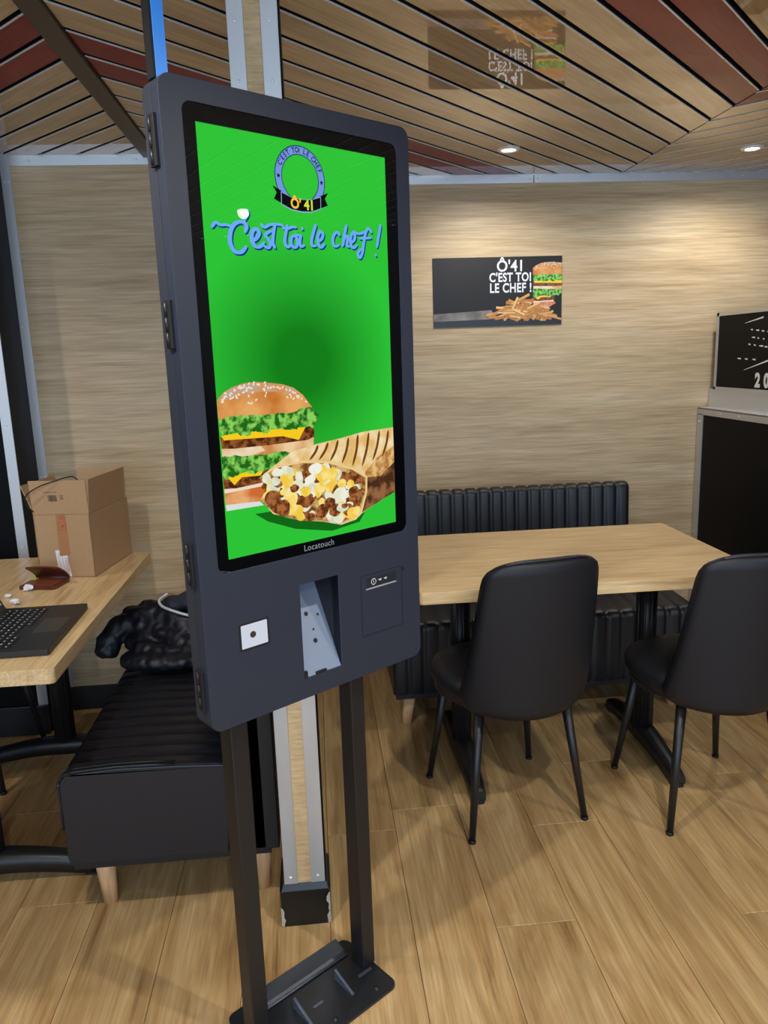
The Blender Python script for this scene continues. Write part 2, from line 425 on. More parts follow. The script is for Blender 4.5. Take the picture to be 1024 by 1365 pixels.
bay(XS2+.003, X1, YA, YR-.007, 1.4, 2.55, .1505, -1.0, (-1, -2), True)
struct(box('trim_6', (XS1-.03, YA, H-.012), (XS1+.022, YL, H+.012), BEAM, bevel=.002), 'taupe metal cover strip across the ceiling boards')
struct(box('trim_7', (X0, Y_FRONT, H), (X1, YA-.01, H+.03), CEIL_WOOD), 'ceiling lining above the entrance')

def downlight(x, y, label, watts=LAMP_W):
    t = thing('ceiling_downlight', label, 'downlight', (x, y, H), 0, 'recessed ceiling downlights')
    a = MB(); a.lathe([(.026, -.001), (.028, -.006), (.038, -.006), (.043, -.001), (.043, .004), (.026, .004), (.026, -.001)], seg=28)
    a.build('rim', ALU_EDGE, t)
    b = MB(); b.prism(circ(0, 0, .026, n=24), -.002, .003); b.build('lens', emit('lamp_lens', (1, .95, .88, 1), 14), t)
    l = bpy.data.lights.new('lamp', 'SPOT'); l.energy = watts; l.color = LAMP_COL; l.spot_size = math.radians(165); l.spot_blend = .7
    l.shadow_soft_size = .028
    lo = bpy.data.objects.new('lamp_light', l); C.objects.link(lo); lo.parent = t; lo.location = (0, 0, -.02)
    return t
downlight(.783, 3.04, 'lit downlight above the wall poster', 18)
downlight(1.761, 3.06, 'lit downlight above the low black partition', 20)
downlight(-.62, .9, 'lit downlight left of the kiosk, nearer the entrance')
downlight(.75, .75, 'lit downlight over the middle of the room')
downlight(2.5, .35, 'lit downlight over the right of the room')
downlight(-1.75, 1.9, 'lit downlight over the left booth', 30)
downlight(.2, -1.0, 'lit downlight by the entrance')

# ------------------------------------------------------------------ low partition on the right, with frame and poster
pt = thing('low_partition', 'low black partition wall framed in aluminium beside the right table', 'partition', (1.80, 2.0, 0))
box('panel', (0.0, 0, 0.0), (.16, 1.455, 1.085), BLACK_PANEL, pt)
m = MB(); m.box((-.004, 0, 1.082), (.001, 1.455, 1.112)); m.box((-.004, 0, 1.109), (.05, 1.455, 1.116))
tp = m.build('ledge', ALU, pt)
m = MB(); m.box((-.004, 1.405, 0), (.0, 1.455, 1.085)); m.build('corner_strip', ALU, pt)
for z in (.52, 1.05): rivet(pt, (-.004, 1.425, z), (0, -PI/2, 0)); rivet(pt, (-.004, 1.44, z), (0, -PI/2, 0))
for y in (1.1, 1.25): rivet(tp, (-.004, y, 1.097), (0, -PI/2, 0))
m = MB(); m.box((.05, 0, 1.112), (.16, 1.41, 1.54)); m.build('upper_panel', BLACK_PANEL, pt)
m = MB(); m.box((.046, 0, 1.116), (.05, 1.455, 1.20)); m.build('upright_strip', plain('white_aluminium', rgb(205, 207, 212), .35, .6), pt)
fr = MB(); fr.box((.044, 0, 1.198), (.05, 1.412, 1.21)); fr.box((.044, 0, 1.525), (.05, 1.412, 1.54)); fr.box((.044, 1.395, 1.198), (.05, 1.412, 1.54))
fr.build('frame', ALU, pt)
ps = thing('framed_poster', 'black poster with white strokes and digits in the partition frame', 'poster', (1.847, 2.0, 0))
box('sheet', (.0005, .02, 1.21), (.003, 1.395, 1.525), plain('black_print', (.004, .004, .005, 1), .5, spec=.12), ps)
WH = printed('white_print', rgb(225, 225, 222))
# drawn in local x-z, then turned so that it faces -x (local x runs along -y from the wall corner)
def pmark(name, pts):
    a_ = Art(); a_.poly(pts, WH); return a_.build(name, ps, loc=(0, 1.455, 0), rot=(0, 0, -PI/2))
for xa, za, xb, zb in ((.27, 1.484, .406, 1.503), (.283, 1.288, .46, 1.329)): pmark('white_stroke', [(xa, za), (xb, zb-.003), (xb, zb+.004), (xa, za+.0015)])
random.seed(3)
for xa, za, n_ in ((.318, 1.456, 4), (.33, 1.424, 4), (.306, 1.396, 4), (.228, 1.337, 3)):
    for q in range(n_):
        x = xa+q*(.04 if n_ == 4 else .058); z = za-.004*q+(.002*q if n_ == 3 else 0); l = random.uniform(.012, .03)
        pmark('white_stroke', [(x, z-.001), (x+l, z-.004), (x+l, z+.003), (x, z+.003)])
for ch_, x in (('2', .372), ('0', .436)):
    ar = Art(); ar.text(ch_, x, 1.222, .078, WH, bold=.004, sx=.95); ar.build('white_digit', ps, loc=(0, 1.455, 0), rot=(0, 0, -PI/2))

# ------------------------------------------------------------------ wood and aluminium post
po = thing('square_post', 'square post clad in pale wood and aluminium strips on a chipped black foot', 'post', (-.083, 1.695, 0))
box('core', (-.05, .006, .1), (.05, .12, H-.002), BLACK, po)
m = MB(); m.box((-.031, .001, .117), (.018, .006, H-.002)); m.build('wood_panel', POST_WOOD, po)
for xa, xb in ((-.0505, -.018), (.016, .0505)):
    s = box('aluminium_strip', (xa, -.002, .117), (xb, .002, H-.002), ALU, po, bevel=.0006)
    for z in (.135, .9, 1.95, 2.06): rivet(s, ((xa+xb)/2, -.002, z), RY)
box('side_cover', (.0505, .002, .1), (.054, .124, H-.002), BLACK_PANEL, po)
bm_ = MB(); bm_.prism(rrect(-.064, -.006, .062, .135, .01), 0, .098)
CHIP = bpy.data.materials.new('chipped_black_paint'); CHIP.use_nodes = True; nt = CHIP.node_tree; b = nt.nodes['Principled BSDF']
b.inputs['Roughness'].default_value = .35; ramp_noise(nt, b.inputs['Base Color'], (.006, .006, .006, 1), rgb(150, 140, 128), 26, (.66, .7))
foot = bm_.build('foot_block', CHIP, po, bevel=.006)
m = MB(); m.add([(-.06, -.005, .096), (.058, -.005, .096), (.052, .004, .118), (-.052, .004, .118), (-.06, .13, .096), (.058, .13, .096), (.052, .12, .118), (-.052, .12, .118)],
      [(0,1,2,3), (1,5,6,2), (5,4,7,6), (4,0,3,7), (3,2,6,7)])
m.build('bevelled_collar', plain('worn_black_collar', rgb(40, 44, 52), .4, var=.4, bscale=60), po)
random.seed(11)
CH = plain('bare_filler', rgb(170, 160, 150), .8, var=.3, bscale=150)
for sx, n_ in ((-1, 7), (1, 9)):
    ch = Art(-.0072); edge = -.0628 if sx < 0 else .0608
    pts = [(edge, .002)]; top = .085 if sx > 0 else .05
    for i in range(n_): pts.append((edge-sx*random.uniform(.003, .011), .002+top*i/(n_-1)))
    pts.append((edge, top+.006)); ch.poly(pts, CH); ch.build('chipped_paint', foot)

# ------------------------------------------------------------------ chairs
def make_chair(label):
    t = thing('dining_chair', label, 'chair', group='black leatherette dining chairs')
    # seat cushion: rounded disc
    m = MB()
    prof = [(0, .478), (.12, .482), (.185, .476), (.212, .462), (.221, .442), (.219, .42), (.208, .404), (.19, .398), (0, .398)]
    seg = 40; rows = []
    for i in range(seg+1):
        a = 2*PI*i/seg; c, s_ = math.cos(a), math.sin(a)
        k = 1/((abs(c)**2.6+abs(s_)**2.6)**(1/2.6)); rows.append([(r*c*k*.98, r*s_*k*.98*(.84 if s_ > 0 else 1)+.012, z) for r, z in prof])
    m.grid(rows); m.build('seat', CHAIR_L, t)
    m = MB(); m.tube([(.205*math.cos(2*PI*i/40), .205*math.sin(2*PI*i/40)*(.84 if i < 20 else 1)+.01, .397) for i in range(41)], .008, 8, cap=False)
    m.build('seat_ring', METAL_K, t)
    # curved back shell, wraps the rear of the seat and narrows upward
    NU, NV = 25, 22
    def pt_(u, v, off):
        z = .385 + .482*v
        hw = .205 - .036*v
        # rounded top corners
        e = max(0, (v-.80)/.20); hw *= (1-.16*e**4)
        if v < .12: hw *= 1-.10*((.12-v)/.12)**2
        rad = .235 + .16*v
        x = u*hw*(1)
        th = math.asin(max(-1, min(1, x/rad)))
        yc = -.232 - .060*v**1.3 - .004*math.sin(PI*v) + rad*(1-math.cos(th))*1.0
        z -= .018*(u**4)*e**2 + (-.02*(u*u))*(1-min(1, v/.2))
        nx, ny = math.sin(th), -math.cos(th)
        edge = min(1, (1-abs(u))/.10, (1-v)/.06+.0, v/.05+.25); edge = max(0, edge)
        tk = off*math.sqrt(max(0, 1-(1-edge)**2))
        return (x+nx*tk, yc+ny*tk, z)
    m = MB()
    out = [[pt_(-1+2*i/(NU-1), j/(NV-1), .016) for i in range(NU)] for j in range(NV)]
    inn = [[pt_(-1+2*i/(NU-1), j/(NV-1), -.022) for i in range(NU)] for j in range(NV)]
    m.grid(out); m.grid(inn, flip=True)
    for j in range(NV-1):
        for i in (0, NU-1): m.add([out[j][i], out[j+1][i], inn[j+1][i], inn[j][i]], [(0, 1, 2, 3)], 0, True)
    for i in range(NU-1):
        for j in (0, NV-1): m.add([out[j][i], out[j][i+1], inn[j][i+1], inn[j][i]], [(0, 1, 2, 3)], 0, True)
    bk = m.build('backrest', CHAIR_L, t)
    m = MB(); m.tube(smooth_path([(pt_(u/8, 1, 0)[0]*.985, pt_(u/8, 1, 0)[1]-.004, pt_(u/8, .985, 0)[2]+.002) for u in range(-7, 8)], 2), .0035, 6); m.build('piping', LEATHER, bk)
    first = None
    for sx in (-1, 1):
        for sy in (-1, 1):
            m = MB(); m.tube([(sx*.135, sy*.135, .402), (sx*.183, sy*.187, .008)], [.0155, .0095], 14)
            l = m.build('leg', METAL_K, t)
            g = MB(); g.tube([(sx*.1828, sy*.1868, .009), (sx*.184, sy*.188, 0)], [.0112, .0112], 12); g.build('foot_cap', BLACK, l)
    return t
chair = make_chair('black leatherette dining chair with curved back nearest the kiosk')
chair.location = (.541, 2.172, 0); chair.rotation_euler = (0, 0, math.radians(10.5))
copy_thing(chair, (1.148, 2.108, 0), math.radians(2.5), 'black leatherette dining chair cut by the right edge of the photo')
copy_thing(chair, (-1.285, 2.62, 0), math.radians(-92), 'black dining chair tucked under the far side of the laptop table')

# ------------------------------------------------------------------ tables
def table(label, loc, rz, L=1.03, D=.69, ped=0.0, pedy=0.0):
    t = thing('dining_table', label, 'table', loc, rz, 'oak tables on black pedestals')
    m = MB(); m.prism(rrect(-L/2, -D/2, L/2, D/2, .012, 4), .704, .74)
    m.build('tabletop', OAK_TABLE, t, bevel=.006, seg=3)
    for sx in (-1, 1):
        x = ped+sx*.328
        m = MB(); m.tube([(x, pedy, .06), (x, pedy, .69)], .033, 20)
        for k in range(8):
            a = k*PI/4+.2; m.tube([(x+.031*math.cos(a), .031*math.sin(a)+pedy, .08), (x+.031*math.cos(a), .031*math.sin(a)+pedy, .69)], .005, 6)
        cl = m.build('column', METAL_K, t)
        m = MB(); m.prism(rrect(x-.07, pedy-.2, x+.07, pedy+.2, .01, 3), .692, .7035); m.build('top_plate', METAL_K, t)
        # arched cast foot: a bar across the table, high at the column, low at the tips
        rows = []
        for i in range(25):
            q = -1+2*i/24; y = pedy+q*.285; zt = .044+.044*math.cos(q*PI/2)**.8; zb = .010 + .028*max(0, 1-(q*1.15)**2)
            w = .022+.014*(1-abs(q))
            rows.append([(x-w, y, zb), (x-w*1.0, y, zt-.012), (x-w*.6, y, zt), (x+w*.6, y, zt), (x+w, y, zt-.012), (x+w, y, zb), (x-w, y, zb)])
        m = MB(); m.grid(rows, sm=True)
        m.add(rows[0][:6], [tuple(range(6))]); m.add(rows[-1][:6], [tuple(range(6))])
        ft = m.build('foot', METAL_K, t)
        for sy in (-1, 1):
            m = MB(); m.prism(rrect(x-.02, pedy+sy*.268-.02, x+.02, pedy+sy*.268+.02, .012, 4), 0, .013); m.build('rubber_pad', BLACK, ft)
    return t
table('oak table in front of the black bench with two chairs', (.785, 2.388, 0), 0, pedy=.04)
table('oak table holding the laptop and the cardboard box', (-.955, 2.19, 0), PI/2, L=1.06, ped=.12)

# ------------------------------------------------------------------ channelled benches
def skin(prof, L, pitch, groove=.008, sub=7, ends=True, end_round=.0):
    """sweep an open profile [(y,z)] along x with channel grooves every pitch"""
    n = max(1, round(L/pitch)); xs = []
    for c in range(n):
        for k in range(sub): xs.append(((c+k/sub)*L/n, k/sub))
    xs.append((L, 0))
    P = [Vector(q) for q in prof]; nr = []
    for i in range(len(P)):
        d = (P[min(i+1, len(P)-1)]-P[max(i-1, 0)]).normalized(); nr.append(Vector((-d.y, d.x)))
    rows = []
    for x, f in xs:
        dep = groove*(abs(1-2*f)**5)
        if x == 0 or x == L: dep = groove*.9
        rows.append([(x, P[i].x-nr[i].x*dep, P[i].y-nr[i].y*dep) for i in range(len(P))])
    m = MB(); m.grid(rows)
    if ends:
        for r in (rows[0], rows[-1]): m.add(r, [tuple(range(len(r)))])
    # underside closes the loop
    m.add([rows[0][0], rows[0][-1], rows[-1][-1], rows[-1][0]], [(0, 1, 2, 3)])
    return m
def seat_profile(D, zb, zt, r=.035, n=7):
    out = [(.004, zb), (0, zb+.02), (0, zb+.1)]
    for i in range(n+1):
        a = PI - PI/2*i/n; out.append((r+r*math.cos(a), zt-r+r*math.sin(a)))
    out += [(D*.35, zt+.006), (D*.7, zt+.002), (D, zt-.006), (D, zb)]
    return out
def back_profile(y0, T, zb, zt, lean=.03, r=.03):
    out = [(y0, zb)]
    for i in range(1, 5): out.append((y0+lean*i/5, zb+(zt-r-zb)*i/5))
    y1 = y0+lean
    for i in range(8):
        a = PI - PI*i/7; out.append((y1+T/2+T/2*math.cos(a), zt-r+r*math.sin(a)))
    out.append((y0+lean+T, zb))
    return out
def bench(label, loc, rz, L, D, zb, zt, zback, leg_xy, pitch=.058, T=.10, splay=1.0):
    t = thing('bench_seat', label, 'bench', loc, rz, 'black channelled benches')
    s = skin(seat_profile(D-T-.02, zb, zt), L, pitch); s.build('seat', LEATHER, t)
    b = skin(back_profile(D-T-.03, T-.03, zb, zback), L, pitch, .010); b.build('backrest', LEATHER, t)
    m = MB(); m.box((.01, .01, zb-.02), (L-.01, D-.02, zb+.005)); m.build('base_frame', BLACK, t)
    for x, y in leg_xy:
        dx = (-.02 if x < L/2 else .02)*splay; dy = (-.015 if y < D/2 else .015)*splay
        m = MB(); m.tube([(x, y, zb-.015), (x+dx, y+dy, 0)], [.027, .019], 18); m.build('leg', BEECH, t)
    return t
bench('black channelled leatherette bench along the wall under the poster', (.245, 2.655, 0), 0, 1.175, .765, .145, .425, .80,
      ((.07, .08), (1.10, .08), (.07, .66), (1.10, .66)))
# the left bench runs from the room towards the wall: local x -> world +y, seat front faces -x
bl = bench('black channelled leatherette bench end-on behind the kiosk legs', (-.672, 1.765+1.25, 0), -PI/2, 1.25, .525, .172, .425, .78,
      ((1.17, .062), (1.165, .475), (.08, .062), (.08, .475)), splay=-.3)
box('rear_panel', (.0, .465, .172), (1.252, .527, .775), BLACK, bl, bevel=.003)
m = MB()
# stitched double piping along the open end of the seat
pr_ = [(x-.0, z) for x, z in seat_profile(.525-.12, .172, .425)][2:-2]
for dx, r in ((.004, .0032), (-.012, .0022)):
    m.tube(smooth_path([(1.25-.004+dx, y, z+.001) for y, z in pr_], 2), r, 6)
m.build('piping', LEATHER, bl)
m = MB(); m.prism([(q[0]+.002, q[1]) for q in seat_profile(.525-.12, .174, .422)], 1.236, 1.252, 'x'); m.build('end_panel', LEATHER, bl, bevel=.003)
m = MB(); m.prism([(q[0], q[1]) for q in back_profile(.525-.13, .07, .174, .776)], 1.236, 1.252, 'x'); m.build('back_end_panel', LEATHER, bl, bevel=.003)

# ------------------------------------------------------------------ kiosk
KA = .6388
kz = thing('order_kiosk', 'anthracite self-order touchscreen kiosk on two legs showing a green burger advert', 'kiosk', (0, 1.4234, 0), KA)
# local x runs along the face, -y towards the viewer's side, z up; face at y = 0
fx, z0, z1 = .2595, .751, 1.829
SLOT = (-.055, .791, .038, .981); BEZ = (-.2225, 1.038, .2265, 1.795)
m = MB(); m.prism(rrect(-fx, z0, fx, z1, .022), 0, .024, 'y', holes=[rrect(*SLOT[:2], *SLOT[2:], .001, 1), rrect(*BEZ, .016)])
door = m.build('front_door', KIOSK, kz, bevel=.0016)
m = MB(); m.prism(rrect(-fx+.001, z0, fx-.001, z1, .022), .0275, .056, 'y'); m.build('rear_housing', KIOSK_SIDE, kz, bevel=.002)
m = MB(); m.prism(rrect(-fx+.006, z0+.006, fx-.006, z1-.006, .018), .0235, .028, 'y',); m.build('door_gasket', BLACK, kz)
for z in (1.735, 1.46, 1.06, .83):
    m = MB(); m.box((-fx-.006, .012, z-.038), (-fx+.001, .034, z+.038)); h = m.build('hinge', BLACK, kz, bevel=.001)
    m = MB()
    for q in (-.024, 0, .024): m.tube([(-fx-.0062, .0245, z+q-.011), (-fx-.0062, .0245, z+q+.011)], .003, 8)
    m.build('hinge_knuckle', METAL_K, h)
# display
bz = MB(); bz.prism(rrect(*BEZ, .016), .0035, .006, 'y'); bezel = bz.build('screen_bezel', plain('bezel_black', (.003, .003, .004, 1), .6, spec=.1), kz)
sc_x, sc_z, sw, sh = 0, 1.414, .199, .354
GREEN = bpy.data.materials.new('screen_green'); GREEN.use_nodes = True; nt = GREEN.node_tree
for n_ in list(nt.nodes): nt.nodes.remove(n_)
tc = nt.nodes.new('ShaderNodeTexCoord'); mp = nt.nodes.new('ShaderNodeMapping'); mp.inputs['Location'].default_value = (.02*4, 0, .03*3.0); mp.inputs['Scale'].default_value = (4.4, 0, 4.6)
gr = nt.nodes.new('ShaderNodeTexGradient'); gr.gradient_type = 'SPHERICAL'; cr = nt.nodes.new('ShaderNodeValToRGB')
cr.color_ramp.elements[0].position = .0; cr.color_ramp.elements[0].color = rgb(46, 198, 56); cr.color_ramp.elements[1].position = .75; cr.color_ramp.elements[1].color = rgb(20, 128, 26)
e = nt.nodes.new('ShaderNodeEmission'); o_ = nt.nodes.new('ShaderNodeOutputMaterial')
for a_, b_ in ((tc.outputs['Object'], mp.inputs[0]), (mp.outputs[0], gr.inputs[0]), (gr.outputs['Fac'], cr.inputs[0]), (cr.outputs[0], e.inputs[0]), (e.outputs[0], o_.inputs[0])): nt.links.new(a_, b_)
m = MB(); m.add([(-sw, 0, -sh), (sw, 0, -sh), (sw, 0, sh), (-sw, 0, sh)], [(0, 1, 2, 3)])
screen = m.build('screen', GREEN, kz, loc=(sc_x, .0033, sc_z), fixn=False)
def E(n, c, c2=None, sc=60, thr=(.4, .6), st=1.0): return emit('screen_'+n, rgb(*c), st, rgb(*c2) if c2 else None, sc, thr)
def mm(pts): return [(x/1000, z/1000) for x, z in pts]
def frill(pts, amp=4, n=5, seed=1):
    random.seed(seed); out = []
    P = smooth_path([(x, z, 0) for x, z in pts], n, closed=True)
    for i, q in enumerate(P): out.append(((q.x+random.uniform(-amp, amp)*.6)/1000, (q.y+random.uniform(-amp, amp)*.6)/1000))
    return out
def clipx(pts, lo, hi): return [(min(max(x, lo), hi), z) for x, z in pts]
# burger and wrap shapes in millimetres from the screen centre
BUN = [(-199,-83),(-199,-78),(-184,-65),(-166,-57),(-144,-52),(-118,-51),(-92,-54),(-65,-58),(-42,-65),(-22,-79),(-11,-92),(-3,-102),(-6,-111),(-49,-112),(-100,-112),(-156,-112),(-195,-115),(-199,-106)]
LET = [(-197,-112),(-156,-107),(-100,-109),(-45,-108),(-12,-103),(11,-118),(-1,-138),(-30,-135),(-51,-142),(-90,-134),(-106,-143),(-128,-135),(-148,-143),(-169,-133),(-187,-138),(-196,-131)]
CHE = [(-191,-146),(-196,-138),(-140,-134),(-20,-138),(-36,-160),(-71,-150),(-159,-147)]
PAT = [(-198,-140),(-159,-141),(-72,-143),(-22,-140),(-1,-134),(0,-157),(-15,-162),(-104,-163),(-171,-162),(-196,-160)]
MID = [(-197,-158),(-104,-160),(-2,-157),(-3,-175),(-25,-180),(-105,-184),(-194,-180)]
LE2 = [(-198,-175),(-143,-177),(-54,-180),(-50,-190),(-75,-200),(-91,-206),(-111,-205),(-134,-211),(-156,-203),(-178,-210),(-196,-211)]
PA2 = [(-198,-206),(-164,-206),(-107,-203),(-100,-219),(-116,-228),(-173,-231),(-198,-229)]
CH2 = [(-190,-209),(-111,-201),(-123,-215),(-161,-213),(-177,-225)]
BBU = [(-197,-227),(-109,-226),(-98,-243),(-118,-254),(-128,-262),(-197,-258)]
PAP = [(-197,-257),(-128,-261),(-120,-269),(-196,-268)]
def burger(A, K, f, seed=1, bottom=True):
    """K(name, colour, colour2, scale, thr) gives a material, f places millimetre points"""
    def P(pts): return f([(x, z) for x, z in pts])
    rng = random.Random(seed)
    BR = K('bun_top', (196, 112, 40), (232, 170, 100), 14, (.35, .65))
    if bottom:
        A.poly(P(BBU), K('bun_bottom', (206, 110, 52), (236, 176, 120), 20)); A.poly(P(PAP), K('paper', (222, 226, 226)))
        A.poly(P([(-197,-228),(-109,-227),(-106,-234),(-197,-237)]), K('crumb', (240, 222, 196)))
        A.poly(P(PA2), K('patty', (70, 34, 14), (150, 88, 44), 90)); A.poly(P(CH2), K('cheese', (250, 205, 30)))
    A.poly(P(MID), K('bun_mid', (204, 140, 78), (240, 206, 158), 12)); A.poly(P([(-197,-160),(-120,-161),(-110,-172),(-150,-178),(-196,-178)]), K('bun_pale', (240, 224, 196), (226, 190, 140), 18))
    if bottom:
        A.poly(P(frillp(LE2, 4, seed+2)), K('lettuce', (30, 104, 24), (140, 212, 92), 70, (.42, .58)))
    A.poly(P(PAT), K('patty', (70, 34, 14), (150, 88, 44), 90)); A.poly(P(CHE), K('cheese', (250, 205, 30)))
    A.poly(P([(-196,-108),(-8,-106),(-4,-118),(-80,-122),(-196,-122)]), K('sauce', (226, 232, 226), (120, 150, 90), 40))
    A.poly(P(BUN), BR)
    A.poly(P([(-199,-80),(-184,-66),(-166,-58),(-144,-53),(-118,-52),(-92,-55),(-65,-59),(-42,-66),(-24,-79),(-60,-72),(-110,-68),(-160,-74)]), K('bun_glaze', (196, 168, 150), (214, 150, 92), 26))
    A.poly(P(frillp(LET, 4, seed+5)), K('lettuce', (30, 104, 24), (140, 212, 92), 70, (.42, .58)))
    A.y -= A.STEP
    sd = K('sesame', (238, 228, 208))
    for i in range(70):
        x = rng.uniform(-192, -14); top = -52-((x+118)/110)**2*42; z = top - abs(rng.gauss(3, 12)); a = rng.uniform(0, PI)
        if z < -94: continue
        A.poly(P([(x+3.1*math.cos(q)*math.cos(a)-1.7*math.sin(q)*math.sin(a), z+3.1*math.cos(q)*math.sin(a)*.8+1.7*math.sin(q)*math.cos(a)) for q in [2*PI*k/8 for k in range(8)]]), sd, step=False)
def frillp(pts, amp, seed):
    rr = random.Random(seed); Q = smooth_path([(x, z, 0) for x, z in pts], 5, closed=True)
    return [(max(-198.5, q.x+rr.uniform(-amp, amp)*.6), q.y+rr.uniform(-amp, amp)*.6) for q in Q]
ident = lambda pts: [(x/1000, z/1000) for x, z in pts]
def KE(n, c, c2=None, sc=60, thr=(.4, .6)): return E(n, c, c2, sc, thr)
A = Art(-.0001)
burger(A, KE, ident)
A.build('burger_picture', screen)
# wrap with grill marks and a chunky filling
A = Art(-.0009-.0)
WRAP = [(-125,-218),(-95,-202),(-54,-180),(1,-172),(63,-166),(119,-159),(198.5,-157),(198.5,-196),(198.5,-290),(150,-305),(110,-319),(91,-331),(53,-335),(9,-321),(-46,-309),(-74,-299),(-102,-288),(-112,-276),(-126,-257),(-114,-241)]
FILL = [(-125,-218),(-91,-206),(-35,-203),(25,-210),(87,-231),(119,-250),(117,-279),(101,-318),(49,-333),(5,-318),(-42,-311),(-66,-301),(-94,-292),(-112,-276),(-126,-261),(-114,-241)]
A.poly(ident([(-140,-282),(-93,-283),(54,-324),(115,-320),(100,-337),(30,-343),(-55,-324),(-114,-300)]), E('drop_shadow', (18, 104, 24)))
A.poly(ident(WRAP), E('tortilla', (228, 186, 112), (246, 226, 178), 30, (.4, .65)))
A.poly(ident([(123,-247),(160,-250),(198.5,-225),(198.5,-290),(150,-305),(111,-318),(101,-321),(119,-283)]), E('tortilla_side', (74, 44, 26), (150, 104, 66), 40))
A.poly(ident([(119,-240),(150,-215),(198.5,-195),(198.5,-228),(160,-252),(122,-250)]), E('tortilla_toast', (176, 118, 60), (232, 190, 122), 60))
gm = E('grill_mark', (116, 66, 26))
for i, (xa, za, xb, zb) in enumerate(((6,-175,-14,-199),(30,-172,8,-201),(54,-170,34,-206),(80,-168,62,-214),(104,-164,88,-222),(132,-163,112,-226),(160,-162,140,-218),(184,-163,166,-212))):
    A.stroke(ident([(xa, za), ((xa+xb)/2+3, (za+zb)/2), (xb, zb)]), .006, gm, step=(i == 0), ends=(.5, .3))
A.poly(ident([(-130,-220),(-92,-203),(-35,-199),(25,-206),(90,-227),(124,-248),(122,-280),(106,-320),(100,-321),(116,-279),(117,-251),(87,-233),(25,-212),(-35,-206),(-91,-209)]), E('tortilla_rim', (240, 206, 140)))
A.poly(ident(FILL), E('filling', (120, 70, 34), (214, 176, 110), 60))
rng = random.Random(5)
def inside(x, z, P):
    c = False
    for i in range(len(P)):
        (xa, za), (xb, zb) = P[i-1], P[i]
        if (za > z) != (zb > z) and x < (xb-xa)*(z-za)/(zb-za)+xa: c = not c
    return c
chunks = [E('chunk_potato', (240, 200, 70), (250, 226, 140), 50), E('chunk_cream', (226, 226, 196), (240, 240, 226), 40), E('chunk_meat', (96, 46, 20), (168, 104, 58), 110), E('chunk_cheese', (206, 214, 190), (236, 236, 214), 50)]
n_ = 0
while n_ < 150:
    x, z = rng.uniform(-128, 120), rng.uniform(-334, -202)
    if not inside(x, z, FILL): continue
    r = rng.uniform(8, 19); k = rng.randint(5, 8); a0 = rng.uniform(0, 6); el = rng.uniform(.6, 1)
    pts = [(x+r*rng.uniform(.75, 1.1)*math.cos(a0+2*PI*i/k), z+r*el*rng.uniform(.75, 1.1)*math.sin(a0+2*PI*i/k)) for i in range(k)]
    pts = [(q.x, q.y) for q in smooth_path([(a, b, 0) for a, b in pts], 3, closed=True)]
    if sum(inside(a, b, FILL) for a, b in pts) < .72*len(pts): continue
    A.STEP = 1.0e-5; A.poly(ident(pts), chunks[rng.choice((0, 1, 2, 2, 3, 1, 0))]); n_ += 1
A.STEP = Art.STEP
A.build('wrap_picture', screen)
# headline in brush script, drawn stroke by stroke
LETTERS = [
 [(-184,199),(-177,206),(-168,203),(-158,204),(-147,203),(-138,207)], [(-122,196),(-119,206),(-127,211),(-141,207),(-150,194),(-152,176),(-144,163),(-132,163),(-122,172)],
 [(-115,230),(-118,222),(-124,214)],
 [(-112,181),(-101,187),(-95,196),(-100,202),(-108,197),(-110,184),(-104,174),(-95,174),(-86,181)],
 [(-70,201),(-77,198),(-82,193),(-77,187),(-73,180),(-78,173),(-87,176)],
 [(-90,210),(-83,206),(-72,211),(-58,213),(-46,212)], [(-62,212),(-66,196),(-68,182),(-64,174)],
 [(-46,209),(-38,207),(-26,211),(-18,211)], [(-36,213),(-41,196),(-43,184),(-38,177),(-31,181)],
 [(-20,198),(-28,194),(-30,184),(-25,177),(-18,180),(-16,190),(-20,198),(-12,198)],
 [(-8,199),(-11,188),(-9,180),(-2,182)], [(-4,211),(-5,209)],
 [(26,219),(20,206),(15,192),(16,183),(24,183)],
 [(29,190),(38,196),(41,204),(36,208),(30,201),(29,189),(35,181),(44,187)],
 [(80,205),(74,210),(66,204),(63,193),(68,185),(77,188)],
 [(97,224),(91,206),(86,187)], [(88,196),(95,205),(99,202),(96,190),(101,186)],
 [(105,193),(114,199),(116,207),(111,211),(106,204),(105,192),(111,185),(120,190)],
 [(158,216),(150,222),(143,214),(138,198),(133,178),(126,168),(122,176),(130,184)], [(128,203),(140,204),(156,206)], [(112,214),(126,211),(142,216)],
 [(181,231),(176,212),(170,190)], [(167,176),(166,174)]]
A = Art(-.0004); navy = E('headline_shadow', (14, 62, 120)); sky = E('headline_blue', (112, 172, 250))
for mat, dx, dz, wd in ((navy, 2.6, -2.2, .0070), (sky, 0, 0, .0063)):
    A.STEP = 1e-5; A.y -= 6e-5
    for st in LETTERS: A.stroke(ident([(x+dx, z+dz) for x, z in st]), wd*(1.25 if st[0][0] < -110 and st[0][0] > -130 else 1), mat, ends=(.75, .7))
A.STEP = Art.STEP
A.build('headline_lettering', screen)
